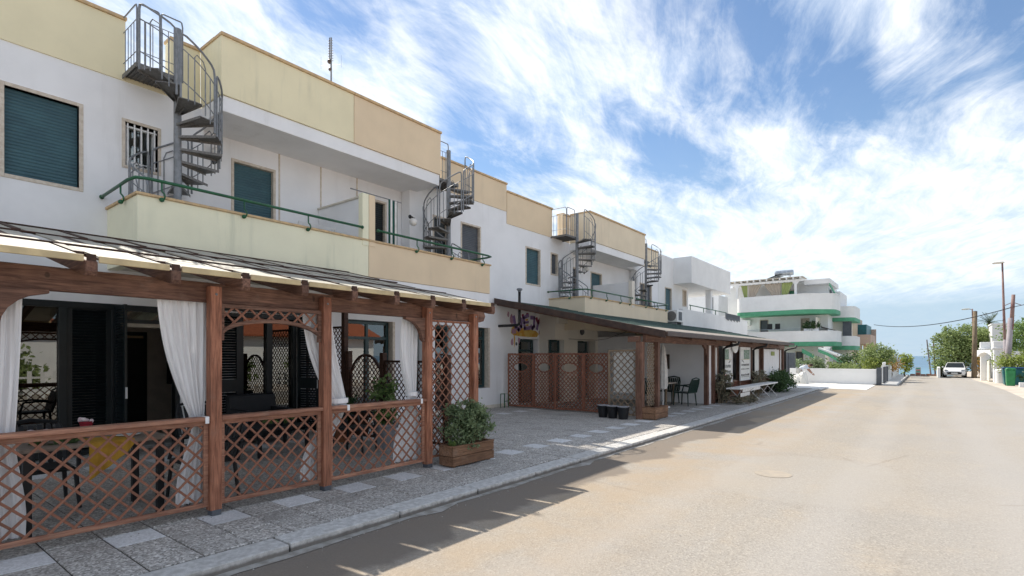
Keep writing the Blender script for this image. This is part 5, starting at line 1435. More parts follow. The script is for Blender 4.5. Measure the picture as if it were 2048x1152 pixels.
# trestle bench, dry climbers and the dark hedge at its far end
bh = root('trestle_bench', 'long white plank bench on crossed metal legs outside the canopy front', 'bench', (-5.05, 20.6, 0))
mk('seat', MB().box(-5.32, -4.88, 18.3, 23.8, .50, .545), 'white_metal', bh, bevel=.006)
mk('apron_cloth', MB().box(-4.88, -4.87, 18.6, 20.9, .40, .50).box(-4.88, -4.872, 18.35, 19.5, .26, .38), 'cloth_white', bh)
for yy in (18.6, 20.6, 22.2, 23.4):
    q = MB(); q.tube([(-5.28, yy, .5), (-4.90, yy + .35, 0)], .014, 6); q.tube([(-4.90, yy, .5), (-5.28, yy + .35, 0)], .014, 6); q.tube([(-5.28, yy + .35, 0), (-4.90, yy + .35, 0)], .012, 6)
    mk('leg', q, 'white_metal', bh)
def climber(label, x, y, h, w, seed, mat):
    r_ = root('climbing_plant', label, 'plant', (x, y, 0)); rg = random.Random(seed); q = MB()
    for i in range(16):
        a = (x + rg.uniform(-.1, .1), y + rg.uniform(-w, w) * .6, 0)
        q.tube([a, (a[0] + rg.uniform(-.15, .15), a[1] + rg.uniform(-.3, .3), h * .4), (a[0] + rg.uniform(-.25, .25), a[1] + rg.uniform(-w, w) * .5, h * rg.uniform(.6, 1))], [.012, .009, .004], 5)
    mk('stem', q, 'dry_twig', r_)
    mk('leaves', foliage(MB(), (x, y, h * .5), (.25, w, h * .5), 900, .09, 50, seed, shell=.1), mat, r_, kind='stuff')
climber('straggly dry climber at the foot of the doorway post under the canopy', -5.55, 18.7, 1.15, .45, 3, 'leaf_dry')
climber('straggly dry climber behind the middle of the long white bench', -5.5, 23.3, 1.1, .8, 5, 'leaf_dry')
hd = root('clipped_shrub', 'dark rounded shrub at the far end of the canopy front', 'shrub', (-5.3, 26.6, 0))
mk('leaves', foliage(MB(), (-5.3, 26.6, .45), (.45, 1.5, .45), 2600, .10, 120, 17, shell=.3), 'leaf_dark', hd, kind='stuff')
mk('stem', limbs(MB(), (-5.3, 26.6, 0), (-5.3, 26.6, .3), .05, (-5.3, 26.6, .45), (.4, 1.2, .3), 6, 2), 'bark', hd)
bt = root('cut_branches', 'heap of cut dry branches lying under the long white bench', 'branches', (-5.0, 19.5, 0)); rg = random.Random(44); q = MB()
for i in range(70):
    c = Vector((-5.0 + rg.gauss(0, .17), 19.4 + rg.gauss(0, .75), .05 + abs(rg.gauss(0, .10)))); d = Vector((rg.gauss(0, 1), rg.gauss(0, 1.2), rg.gauss(0, .35))).normalized() * rg.uniform(.15, .4)
    q.tube([c - d, c + Vector((0, 0, .03)), c + d], [.008, .006, .003], 4)
mk('twigs', q, 'dry_twig', bt, kind='stuff')
mk('leaves', foliage(MB(), (-5.0, 19.4, .12), (.28, 1.2, .12), 700, .08, 40, 6), 'leaf_dry', bt, kind='stuff')
# ------------------------------------------------------------------ white and green apartment house by the sea
GA = root('balcony_house', 'white three storey house with green striped balconies and a curtained roof pergola, near the sea', 'house', (-11, 57, 0))
def rounded(pts, rad=.7, n=5):
    out = []; m = len(pts)
    for i, p in enumerate(pts):
        a = Vector(pts[i - 1]); b_ = Vector(p); c = Vector(pts[(i + 1) % m])
        r_ = min(rad, (a - b_).length * .45, (c - b_).length * .45); p0 = b_ + (a - b_).normalized() * r_; p1 = b_ + (c - b_).normalized() * r_
        for k in range(n + 1):
            t = k / n; out.append(tuple(p0.lerp(b_, t).lerp(b_.lerp(p1, t), t)))
    return out
def inset(poly, d):
    n = len(poly); c = Vector((sum(p[0] for p in poly) / n, sum(p[1] for p in poly) / n)); out = []
    for p in poly:
        v_ = Vector(p) - c; L = v_.length; out.append(tuple(c + v_ * ((L - d) / L)))
    return out
def balc(bld, poly, zg0, zg1, zt):
    o = mk('balcony', MB().prism(poly, lambda u, v, d: (u, v, d), zg1, zt), 'white_clean', bld)
    pin = inset(poly, -.02)
    mk('green_stripe', MB().prism(pin, lambda u, v, d: (u, v, d), zg0, zg1), 'green_band', o)
    mk('coping', MB().prism(inset(poly, -.03), lambda u, v, d: (u, v, d), zt, zt + .05), 'white_wall', o)
    return o
P2 = rounded([(-15.3, 56.0), (-9.0, 55.6), (-6.9, 57.2), (-6.8, 60.6), (-15.3, 60.6)], .6)
P1 = rounded([(-16.5, 55.9), (-9.2, 55.5), (-6.75, 56.6), (-6.7, 60.6), (-16.5, 60.6)], .6)
balc(GA, P2, 5.52, 5.92, 7.35)
balc(GA, P1, 2.52, 2.92, 3.88)
gw = MB(); wally(gw, 58.2, .3, -17, -7.6, -.1, 8.7, [(-13.55, -12.85, 3.1, 5.2), (-9.85, -9.2, 3.1, 5.2), (-10.3, -9.7, .1, 2.0), (-10.9, -10.3, 6.0, 8.0)])
gw.box(-7.9, -7.6, 58.5, 64, -.1, 8.4); gw.box(-17, -16.7, 58.5, 64, -.1, 8.7); gw.box(-17, -7.6, 63.7, 64, 0, 8.6)
mk('wall', gw, 'white_clean', GA)
mk('shell', MB().box(-16.7, -7.9, 58.55, 63.7, 2.6, 2.9).box(-16.7, -7.9, 58.55, 63.7, 5.5, 5.9), 'cream_wall', GA)
for a, b_, z0, z1, m in ((-13.55, -12.85, 3.1, 5.2, 'shutter_grey'), (-9.85, -9.2, 3.1, 5.2, 'far_beige'), (-10.3, -9.7, .1, 2.0, 'shutter_grey'), (-10.9, -10.3, 6.0, 8.0, 'green_band')):
    q = MB(); 
    w_ = mk('window', MB().box(a - .06, a, 58.16, 58.4, z0, z1 + .06).box(b_, b_ + .06, 58.16, 58.4, z0, z1 + .06).box(a, b_, 58.16, 58.4, z1, z1 + .06), 'travertine', GA)
    mk('shutter', MB().box(a, b_, 58.32, 58.36, z0, z1), m, w_)
# roof pergola with drapes
rf = mk('roof_pergola', MB().box(-16.2, -9.2, 55.9, 56.05, 8.62, 8.80).box(-16.2, -9.2, 58.0, 58.15, 8.70, 8.85), 'white_clean', GA)
for i in range(12):
    x_ = -15.9 + i * .58; mk('rafter', MB().box(x_ - .05, x_ + .05, 55.6, 58.15, 8.82, 8.98), 'white_clean', rf)
mk('roof_sheet', MB().box(-16.2, -9.3, 55.7, 58.2, 9.0, 9.04), 'render_band', rf)
for x_ in (-15.2, -9.95): 
    q = MB().box(x_ - .1, x_ + .1, 55.9, 56.1, 7.35, 8.62); q.prism([(-.3, 8.62), (-.1, 8.3), (.1, 8.3), (.3, 8.62)], lambda u, v, d: (x_ + u, d, v), 55.93, 56.07); mk('post', q, 'white_clean', rf)
for i, (xa, xb, m) in enumerate(((-14.9, -14.3, 'drape_lime'), (-14.2, -13.0, 'drape_tan'), (-12.8, -11.3, 'drape_tan'), (-11.2, -10.2, 'drape_lime'))):
    q = MB(); n = 16
    for j in range(13):
        t = j / 12; pinch = 1 - .55 * t
        for k in range(n + 1):
            s = k / n; xm = xa if i % 2 else xb
            xx = xm + ((xa + (xb - xa) * s) - xm) * pinch
            q.v.append((xx, 56.25 + .06 * math.sin(s * 26), 8.6 - 1.3 * t))
    for j in range(12):
        for k in range(n): a = j * (n + 1) + k; q.f.append((a, a + 1, a + n + 2, a + n + 1))
    mk('drape', q, m, rf, smooth=True)
mk('roof_slab', MB().box(-9.4, -7.3, 57.0, 63, 8.35, 8.8), 'white_clean', GA)
mk('roof_trim', MB().prism([(57.0, 8.35), (61.0, 7.7), (61.0, 7.5), (57.0, 8.1)], lambda u, v, d: (d, u, v), -7.34, -7.28), 'green_band', GA)
mk('roof_block', MB().box(-8.2, -6.9, 60.7, 66, 5.9, 7.9), 'white_clean', GA)
# lower unit behind, stepping down the street
P4 = rounded([(-8.2, 61.0), (-6.3, 60.9), (-5.75, 61.6), (-5.7, 66), (-8.2, 66)], .35)
balc(GA, P4, 5.0, 5.35, 6.4); balc(GA, P4, 2.2, 2.6, 3.5)
mk('rear_wall', MB().box(-8.0, -6.4, 61.8, 66, 0, 5.1), 'cream_wall', GA)
mk('balcony_screen', MB().box(-6.75, -6.0, 61.25, 61.3, 3.5, 4.95), 'shutter_grey', GA)
mk('side_awning', MB().prism([(-8.0, 4.35), (-6.75, 3.95), (-6.75, 3.9), (-8.0, 4.25)], lambda u, v, d: (u, d, v), 57.0, 58.1), 'interior_dark', GA)
mk('balcony_divider', MB().box(-8.35, -8.25, 56.3, 58.2, 3.9, 5.2), 'cream_wall', GA)
mk('meter_box', MB().box(-9.0, -8.7, 58.1, 58.2, 4.3, 4.8), 'terracotta', GA)
mk('window', MB().box(-7.55, -7.52, 59.2, 60.3, 6.2, 8.0), 'shutter_grey', GA)
for x_ in (-12.4, -11.7): mk('balcony_chair', MB().box(x_ - .22, x_ + .22, 56.6, 57.0, 4.2, 4.25).box(x_ - .22, x_ + .22, 56.96, 57.0, 4.25, 4.75), 'plastic_black', GA)
mk('balcony_rail', MB().tube([(-15.2, 55.85, 4.12), (-9.4, 55.5, 4.12)], .03, 6), 'solar_steel', GA)
# stair awning
sa = mk('stair_canopy', MB().prism([(-7.6, 2.35), (-6.2, 1.75), (-4.6, .72), (-4.6, .62), (-6.2, 1.60), (-7.6, 2.2)], lambda u, v, d: (u, d, v), 52.6, 55.4), 'white_metal', GA)
mk('green_trim', MB().prism([(-7.6, 2.2), (-6.9, 1.9), (-5.5, .95), (-5.5, .72), (-6.9, 1.62), (-7.6, 1.95)], lambda u, v, d: (u, d, v), 52.5, 52.6), 'green_band', sa)
mk('column', MB().lathe((-7.1, 54.0, 0), [(.18, 0), (.18, 2.2), (.32, 2.42)], 12), 'white_clean', GA)
for x_, z in ((-9.3, 1.9),): mk('stair_flank', MB().prism([(-9.3, 2.3), (-8.3, 1.7), (-8.3, 1.35), (-9.3, 1.9)], lambda u, v, d: (u, d, v), 55.2, 55.35), 'green_band', GA)
u_ = root('air_conditioner', 'white air conditioning unit on the green striped house wall under its upper balcony', 'air conditioner', (-14.9, 55.9, 5.0))
mk('body', MB().box(-15.3, -14.4, 57.75, 58.15, 4.7, 5.3), 'white_metal', u_, bevel=.03); mk('fan_grille', MB().lathe((-15.05, 57.745, 5.0), [(.24, 0), (.22, -.02), (.04, -.03)], 14, 'y'), 'far_pink', u_)
bp = root('balcony_plant', 'round dark green plant on the middle balcony of the green striped house', 'plant', (-8.7, 56.4, 3.9))
mk('leaves', foliage(MB(), (-8.7, 56.4, 4.45), (.65, .4, .5), 700, .16, 40, 33), 'leaf_dark', bp, kind='stuff')
mk('pot', MB().box(-9.3, -8.1, 56.2, 56.6, 3.93, 4.15), 'white_metal', bp)
sw_ = root('solar_heater', 'steel tank solar water heater on the roof of the green striped house', 'water heater', (-11.8, 58.4, 9.04))
mk('tank', MB().lathe((-11.4, 58.4, 9.82), [(.05, -.85), (.26, -.82), (.28, -.7), (.28, .7), (.26, .82), (.05, .85)], 18, 'x'), 'solar_steel', sw_, smooth=False)
mk('panel', MB().prism([(-13.2, 9.1), (-11.6, 9.62), (-11.6, 9.70), (-13.2, 9.18)], lambda u, v, d: (u, d, v), 57.6, 59.2), 'shutter_black', sw_)
mk('frame', MB().tube([(-11.9, 58.1, 9.04), (-11.9, 58.1, 9.7)], .03, 6).tube([(-10.9, 58.1, 9.04), (-10.9, 58.1, 9.7)], .03, 6).tube([(-10.9, 58.7, 9.04), (-10.9, 58.7, 9.7)], .03, 6).tube([(-11.9, 58.7, 9.04), (-11.9, 58.7, 9.7)], .03, 6), 'steel', sw_)

# white annexe left of the green house
WA = root('annexe', 'plain white annexe wall between the veranda column and the green striped house', 'house', (-15, 50, 0))
mk('wall', MB().box(-21, -13.6, 48, 50.5, 0, 5.1).box(-21, -15.8, 52, 55, 0, 7.4), 'white_clean', WA)
mk('window', MB().box(-16.6, -16.3, 51.96, 52.02, 6.0, 7.2), 'shutter_grey', WA)
HF = root('house', 'beige house with glazed balcony just behind the green striped house', 'house', (-7, 71, 0))
mk('wall', MB().box(-12, -6.2, 68, 74, 0, 5.7), 'far_beige', HF)
mk('balcony', MB().box(-6.4, -5.0, 68.5, 75, 2.9, 3.9), 'far_pink', HF)
mk('glazing', MB().box(-6.2, -5.4, 69, 75, 3.9, 5.0), 'bin_teal', HF); mk('end_wall', MB().box(-6.2, -4.95, 75, 75.4, 0, 4.7), 'far_pink', HF)
mk('ground_floor', MB().box(-6.0, -5.6, 67, 74, 0, 2.2), 'white_wall', HF)

# garden wall facing the camera with its ornate gate
GW = root('garden_wall', 'low white garden wall facing the camera at the end of the driveway', 'wall', (-4.2, 37, 0))
mk('wall', MB().box(-6.9, -2.42, 37.0, 37.22, -.15, .80), 'white_clean', GW, bevel=.008)
mk('coping', MB().box(-6.9, -2.40, 36.97, 37.25, .80, .84), 'white_wall', GW)
mk('pillar', MB().box(-2.42, -2.18, 36.96, 37.26, -.1, .92), 'shutter_grey', GW)
gt = root('garden_gate', 'white scrolled metal gate between grey pillars beside the low white wall', 'gate', (-2.2, 39, 0))
for y_ in (38.3, 39.5, 41.2): mk('gate_pillar', MB().box(-2.32, -2.08, y_ - .12, y_ + .12, -.05, .95), 'shutter_grey', gt)
q = MB()
for i in range(12):
    y_ = 37.5 + i * .32; q.tube([(-2.2, y_, .05), (-2.2, y_, .95 + .12 * math.sin(i))], .03, 5)
q.tube([(-2.2, 37.4, .9), (-2.2, 41.2, .9)], .03, 5); q.tube([(-2.2, 37.4, .15), (-2.2, 41.2, .15)], .03, 5)
for i in range(5):
    c = (38.6 + i * .5, 1.08); q.tube([(-2.2, c[0] + .15 * math.cos(t), c[1] + .13 * math.sin(t)) for t in [k * .7 for k in range(9)]], .025, 5)
mk('scrollwork', q, 'white_metal', gt)
fw_ = root('garden_wall', 'white fence wall of upright posts running along the far pavement to the sea', 'wall', (-2.2, 48, 0))
mk('wall', MB().box(-2.35, -2.15, 41.4, 57, -.1, .75), 'white_clean', fw_)
for i in range(9): mk('post', MB().box(-2.40, -2.10, 41.6 + i * 1.85, 41.85 + i * 1.85, -.1, 1.0), 'white_clean', fw_, bevel=.01)
lo = root('shed', 'small white flat roofed hut beyond the fence beside the sea', 'hut', (-3.0, 60, 0))
mk('wall', MB().box(-3.8, -2.5, 58, 61, -.2, 1.2), 'white_clean', lo); mk('roof', MB().box(-3.9, -2.4, 57.9, 61.1, 1.2, 1.3), 'white_clean', lo)
cb = root('cabinet', 'blue grey metal cupboard standing past the canopy end', 'cupboard', (-7.2, 38.2, 0))
mk('door', MB().box(-7.55, -7.17, 37.9, 38.3, 0, 1.82).box(-7.15, -6.80, 37.9, 38.3, 0, 1.82), 'shutter_grey', cb, bevel=.01)
mk('foot', MB().box(-7.5, -6.85, 37.95, 38.25, -.1, 0), 'steel', cb)
def bush(name, label, c, rad, n, size, m, seed, cat='bush', group=None, clumps=50, trunk=None, tz=0., nl=8):
    r_ = root(name, label, cat, (c[0], c[1], tz), group)
    mk('crown', foliage(MB(), c, rad, n, size, clumps, seed, shell=.35), m, r_, kind='stuff')
    mk('trunk', limbs(MB(), (c[0], c[1], tz - .1), (c[0], c[1], c[2] - rad[2] * .6), trunk or .05, c, rad, nl, seed), 'bark', r_)
    return r_
bush('hedge_bush', 'dark hedge bush behind the low white wall, under the green stair canopy', (-6.6, 41.5, .75), (1.3, .8, .75), 1500, .16, 'leaf_shrub', 51)
bush('hedge_bush', 'olive green hedge bush behind the low white wall, in front of the stair', (-4.6, 42.0, .65), (1.2, .8, .55), 1200, .16, 'leaf_olive', 52)
t_ = bush('tree', 'bushy yellow green tree overhanging the right end of the low white wall', (-2.75, 42.6, 1.50), (.95, 1.0, .80), 3600, .13, 'leaf_olive', 53, 'tree', None, 110, .09)
mk('crown', foliage(MB(), (-2.9, 42.0, 1.0), (.75, .5, .5), 900, .13, 40, 54), 'leaf_lime', t_, kind='stuff')
bush('tree', 'dark green tree behind the yellow green one, beside the green balconies', (-4.5, 46.5, 1.05), (1.0, 1.0, .85), 1800, .15, 'leaf_dark', 55, 'tree', None, 60, .1)
bush('bush', 'orange brown bush hanging over the far fence wall', (-2.2, 46.0, 1.05), (.6, .8, .5), 900, .12, 'leaf_orange', 56)
bush('slim_tree', 'slim leaning yellow green tree at the end of the far fence', (-1.5, 51.5, 1.05), (.42, .45, .85), 1100, .14, 'leaf_lime', 57, 'tree', None, 40, .06)

# a small white car parked in the driveway behind the wall, and one on the right by the big tree
def car(label, loc, rz, group):
    r_ = root('parked_car', label, 'car', (0, 0, 0), group)
    # x across, y along (front at -y)
    st = [(-2.0, .30, .62, .70, .62), (-1.85, .22, .70, .80, .72), (-1.2, .18, .86, .86, .80), (-.6, .18, .90, .87, .82), (.6, .18, .92, .87, .82), (1.4, .2, .92, .86, .80), (1.9, .25, .86, .80, .72), (2.0, .34, .7, .70, .64)]
    q = MB(); k = 0
    for y_, zl, zh, w0, w1 in st:
        zm = (zl + zh) / 2
        q.v += [(-w0 * .92, y_, zl), (w0 * .92, y_, zl), (w0, y_, zm), (w1, y_, zh), (-w1, y_, zh), (-w0, y_, zm)]
    for i in range(len(st) - 1):
        for j in range(6): a = i * 6; q.f.append((a + j, a + (j + 1) % 6, a + 6 + (j + 1) % 6, a + 6 + j))
    q.f.append((5, 4, 3, 2, 1, 0)); e = (len(st) - 1) * 6; q.f.append(tuple(e + j for j in range(6)))
    o = mk('body', q, 'car_white', r_, bevel=.05, seg=2); soft(o, 60)
    cab = [(-.95, .88, .78, .885, .76), (-.25, .9, .80, 1.38, .60), (.9, .9, .80, 1.42, .60), (1.75, .9, .74, 1.0, .68)]
    q = MB()
    for y_, zl, w0, zh, w1 in cab: q.v += [(-w0, y_, zl), (w0, y_, zl), (w1, y_, zh), (-w1, y_, zh)]
    for i in range(3):
        for j in range(4): a = i * 4; q.f.append((a + j, a + (j + 1) % 4, a + 4 + (j + 1) % 4, a + 4 + j))
    q.f += [(3, 2, 1, 0), (12, 13, 14, 15)]
    mk('cabin', q, 'car_white', r_, bevel=.03, seg=2)
    g_ = MB().add([(-.70, -.86, .93), (.70, -.86, .93), (.56, -.30, 1.355), (-.56, -.30, 1.355)], [(0, 1, 2, 3)]); g_.v = [(a, b_ - .025, c + .022) for a, b_, c in g_.v]
    mk('windscreen', g_, 'shutter_black', r_)
    for s in (-1, 1):
        q = MB().add([(s * .815, -.55, .93), (s * .815, .55, .93), (s * .64, .62, 1.32), (s * .635, -.18, 1.30)], [(0, 1, 2, 3)]); mk('side_window', q, 'shutter_black', r_)
        q = MB().prism([(-.12, -.06), (.16, -.03), (.12, .07), (-.10, .05)], lambda u, v, d: (s * .60 + s * u, d, .70 + v), -2.0, -1.86); mk('headlight', q, 'solar_steel', r_)
        mk('mirror', MB().ball((s * .90, -.62, .98), (.07, .05, .055), 8, 6), 'car_white', r_)
        for y_ in (-1.25, 1.25):
            w_ = mk('wheel', MB().lathe((s * .76, y_, .30), [(.2, -.10), (.29, -.10), (.30, -.05), (.30, .05), (.29, .10), (.2, .10)], 20, 'x'), 'rubber', r_)
            mk('hub', MB().lathe((s * .76, y_, .30), [(.19, -.105), (.05, -.11), (.05, .11), (.19, .105)], 14, 'x'), 'solar_steel', w_)
    mk('grille', MB().prism([(-.5, .34), (.5, .34), (.56, .50), (.3, .56), (-.3, .56), (-.56, .50)], lambda u, v, d: (u, d, v), -2.02, -1.96), 'plastic_black', r_)
    mk('number_plate', MB().box(-.24, .24, -2.035, -2.02, .38, .48), 'sign_white', r_)
    r_.location = loc; r_.rotation_euler = (0, 0, rz); r_.scale = (.82, .82, .82); WL[r_] = Vector(loc); return r_
car('white parked car facing the camera under the big tree on the right', (1.56, 55.0, -.075), R(-3), 'parked white cars')
car('white car half hidden behind the low garden wall and the person', (-7.4, 43.5, -.15), R(-70), 'parked white cars')
# person stooping over a white sheet-covered cart at the wall's left end
def skinmesh(name, pts, edges, rad, mat, parent):
    me = bpy.data.meshes.new(name); off = WL[parent]
    me.from_pydata([tuple(Vector(p) - off) for p in pts], edges, []); me.update(); me.materials.append(MAT[mat])
    o = bpy.data.objects.new(name, me); COL.objects.link(o); o.parent = parent; WL[o] = off
    sk = o.modifiers.new('skin', 'SKIN'); 
    if not me.skin_vertices: me.attributes.new('skin', 'FLOAT2', 'POINT') if False else None
    bpy.context.view_layer.objects.active = o
    lay = me.skin_vertices[0] if len(me.skin_vertices) else None
    if lay:
        for v_, r_ in zip(lay.data, rad): v_.radius = (r_, r_)
        lay.data[0].use_root = True
    ss = o.modifiers.new('sub', 'SUBSURF'); ss.levels = 2; ss.render_levels = 2
    return o
PB = (-5.9, 36.1, -.05)
ps_ = root('person', 'person in a pale shirt stooping forward over the white sheet by the garden wall', 'person', PB)
J = lambda x, y, z: (PB[0] + x, PB[1] + y, PB[2] + z)
pel, che, nk, hd_ = J(-.32, 0, .80), J(.02, -.02, 1.04), J(.14, -.03, 1.06), J(.30, -.05, 1.06)
def limb_pts(): 
    return dict(ls=J(.04, .18, 1.05), rs=J(.04, -.20, 1.05), le=J(.20, .22, .80), re=J(.22, -.24, .80), lw=J(.36, .14, .62), rw=J(.38, -.14, .60),
                lh=J(-.33, .10, .78), rh=J(-.33, -.10, .78), lk=J(-.20, .12, .42), rk=J(-.16, -.12, .42), la=J(-.34, .12, .06), ra=J(-.30, -.12, .06), lt=J(-.16, .13, .03), rt=J(-.12, -.13, .03))
q = limb_pts()
order = ['ls', 'rs', 'le', 're', 'lw', 'rw', 'lh', 'rh', 'lk', 'rk', 'la', 'ra', 'lt', 'rt']
ptsb = [pel, che, nk, hd_] + [q[k] for k in order]
ix = {k: i + 4 for i, k in enumerate(order)}
ed = [(0, 1), (1, 2), (2, 3), (1, ix['ls']), (1, ix['rs']), (ix['ls'], ix['le']), (ix['rs'], ix['re']), (ix['le'], ix['lw']), (ix['re'], ix['rw']), (0, ix['lh']), (0, ix['rh']), (ix['lh'], ix['lk']), (ix['rh'], ix['rk']), (ix['lk'], ix['la']), (ix['rk'], ix['ra']), (ix['la'], ix['lt']), (ix['ra'], ix['rt'])]
rad = [.13, .13, .06, .095] + [.07, .07, .05, .05, .035, .035, .095, .095, .065, .065, .045, .045, .04, .04]
skinmesh('body', ptsb, ed, rad, 'skin', ps_)
skinmesh('shirt', [pel, J(-.15, 0, .94), che, q['ls'], q['rs'], Vector(q['ls']).lerp(Vector(q['le']), .8), Vector(q['rs']).lerp(Vector(q['re']), .8)], [(0, 1), (1, 2), (2, 3), (2, 4), (3, 5), (4, 6)], [.145, .15, .15, .09, .09, .065, .065], 'shirt', ps_)
skinmesh('trousers', [Vector(pel), q['lh'], q['rh'], q['lk'], q['rk'], Vector(q['lk']).lerp(Vector(q['la']), .8), Vector(q['rk']).lerp(Vector(q['ra']), .8)], [(0, 1), (0, 2), (1, 3), (2, 4), (3, 5), (4, 6)], [.14, .11, .11, .08, .08, .065, .065], 'trousers', ps_)
mk('hair', MB().ball((hd_[0] + .0, hd_[1] + .02, hd_[2] + .055), (.115, .10, .085), 12, 8), 'hair', ps_, smooth=True)
mk('face', MB().ball((hd_[0] + .10, hd_[1] - .03, hd_[2] - .03), (.025, .02, .02), 6, 4).ball((hd_[0] + .07, hd_[1] - .075, hd_[2] + .0), (.012, .012, .012), 6, 4), 'skin', ps_)
for s in (-1, 1):
    w_ = Vector(q['lw'] if s > 0 else q['rw']); hm = MB(); hm.ball(w_ + Vector((.05, 0, -.04)), (.045, .03, .04), 8, 6)
    for i in range(4): b0 = w_ + Vector((.07, (i - 1.5) * .017, -.06)); hm.tube([b0, b0 + Vector((.035, 0, -.02)), b0 + Vector((.045, 0, -.055 + .006 * abs(i - 1.5)))], [.010, .009, .007], 5)
    b0 = w_ + Vector((.04, s * -.03, -.05)); hm.tube([b0, b0 + Vector((.03, -s * .01, -.03))], [.011, .008], 5)
    mk('hand', hm, 'skin', ps_)
tp = root('covered_cart', 'white sheet draped over a low sloping cart at the left end of the garden wall', 'cart', (-6.3, 35.6, -.04))
q = MB(); n = 22
for j in range(n + 1):
    for i in range(n + 1):
        s, t = i / n, j / n
        x_ = -6.95 + 1.25 * s; hz = (.10 + .72 * s ** .9) * math.sin(PI * min(1, max(0, .5 + (t - .5) * 1.0))) ** .45 if 0 < t < 1 else 0
        if s > .88: hz *= max(0, (1 - s) / .12) ** .4
        q.v.append((x_ + .02 * math.sin(t * 25), 35.25 + .8 * t + .02 * math.sin(s * 30), -.03 + hz + .018 * math.sin(s * 22 + t * 9)))
for j in range(n):
    for i in range(n): a = j * (n + 1) + i; q.f.append((a, a + 1, a + n + 2, a + n + 1))
mk('sheet', q, 'tarp', tp, smooth=True)
mk('hoop', MB().tube([(-5.98 + .12 * math.cos(t), 35.28, .58 + .17 * math.sin(t)) for t in [2 * PI * i / 16 for i in range(15)]], .014, 6), 'steel', tp)

# ------------------------------------------------------------------ right-hand side: poles, wires, gate house, trees, bins
def lamp_post(label, x, y, h, lean, arm, base_white):
    r_ = root('street_lamp', label, 'street lamp', (x, y, -.08), 'street lamps by the sea road')
    tp_ = Vector((x + lean, y, h))
    mk('pole', MB().tube([(x, y, -.12), Vector((x, y, -.12)).lerp(tp_, .5), tp_], [.085, .07, .045], 12), 'rust_pole', r_, smooth=True)
    if base_white: mk('base_sleeve', MB().tube([(x, y, -.1), Vector((x, y, -.12)).lerp(tp_, .36)], [.092, .079], 12), 'grey_pole', r_, smooth=True)
    a = tp_ + Vector((0, 0, -.05)); e = a + Vector((-arm, 0, .04))
    mk('arm', MB().tube([a, e], .025, 8), 'rust_pole', r_)
    mk('lamp_head', MB().prism([(0, 0), (.18, -.05), (.55, -.05), (.62, 0), (.5, .05), (.1, .06)], lambda u, v, d: (e.x + .12 - u, y + d, e.z + v), -.12, .12), 'render_band', r_, bevel=.01)
    return r_
lamp_post('tall reddish street lamp standing among the bushes right of the road', 3.80, 46.0, 7.55, -.18, .0, True)
lamp_post('shorter street lamp behind the wooden pole, near the sea', 3.05, 62.0, 5.75, -.12, .25, False)
wp = root('wooden_pole', 'short bare wooden pole beside the parked white car', 'pole', (2.65, 53.9, -.14))
mk('shaft', MB().tube([(2.65, 53.9, -.14), (2.68, 53.9, 2.5), (2.71, 53.9, 5.0)], [.17, .15, .13], 12), 'pole_wood', wp, smooth=True)
mk('cap', MB().lathe((2.71, 53.9, 4.99), [(.132, 0), (.12, .03), (.02, .05)], 12), 'dark_batten', wp)
up = root('utility_pole', 'leaning spliced utility pole carrying the overhead wire on the right', 'pole', (3.70, 44.0, -.14))
mk('shaft', MB().tube([(3.68, 44, -.14), (3.72, 44, 1.5), (3.84, 44, 3.9)], [.17, .155, .13], 12), 'grey_pole', up, smooth=True)
mk('top_splice', MB().tube([(3.86, 44, 3.2), (3.96, 44, 5.3)], [.11, .085], 12), 'rust_pole', up, smooth=True)
mk('insulator_arm', MB().tube([(3.55, 44, 4.65), (3.92, 44, 4.85), (4.3, 44, 4.65)], .022, 6).lathe((3.92, 44, 4.52), [(.11, 0), (.11, .05)], 10), 'rust_pole', up)
def wire(label, pts, sag, r_=.016):
    a, b_ = Vector(pts[0]), Vector(pts[1]); p = [a.lerp(b_, t / 20) - Vector((0, 0, sag * 4 * (t / 20) * (1 - t / 20))) for t in range(21)]
    mk('overhead_wire', MB().tube(p, r_, 5), 'black_metal', label=label, cat='wire', group='overhead wires')
wire('overhead wire from the utility pole across the sky to the houses on the left', ((3.92, 44, 4.55), (-4.8, 70, 5.0)), .6, .03)
wire('overhead wire leaving the utility pole towards the right edge', ((3.92, 44, 4.55), (8.5, 30, 6.2)), .35, .02)
for (x, y, x2, z2, lb, m) in ((.07, 58, -.22, 3.0, 'thin grey leaning post at the end of the road, left of two', 'grey_pole'), (.36, 58, .22, 3.05, 'thin reddish post at the end of the road, right of two', 'rust_pole')):
    p0 = root('thin_post', lb, 'post', (x, y, -.2)); mk('shaft', MB().tube([(x, y, -.2), (x2, y, z2)], [.06, .045], 8), m, p0); mk('collar', MB().lathe((x, y, -.19), [(.10, 0), (.10, .1)], 8), 'concrete', p0)
sb = root('beach_sign', 'small notice board with red and green panels before the sea', 'sign', (-.82, 58.0, -.15))
mk('panel', MB().box(-1.0, -.62, 57.98, 58.02, .0, .62), 'sign_white', sb)
for i, m in enumerate(('sign_teal', 'sign_red', 'sign_teal', 'sign_red')):
    mk('notice', MB().box(-.96, -.66, 57.972, 57.978, .47 - i * .14, .57 - i * .14), m, sb)
mk('leg', MB().box(-.98, -.94, 58.0, 58.03, -.3, .0), 'white_metal', sb); mk('leg', MB().box(-.68, -.64, 58.0, 58.03, -.3, 0), 'white_metal', sb)
rb = root('road_end_barrier', 'low brown stained stone barrier closing the road before the sea', 'barrier', (-.4, 57.4, -.15))
for i in range(5): mk('stone', MB().box(-1.35 + i * .36, -1.01 + i * .36, 57.3, 57.6, -.2, .06 + .03 * (i % 2)), 'stained_stone', rb, bevel=.02)
cw_ = root('garden_wall', 'short bright white wall left of the parked white car', 'wall', (.7, 56, 0))
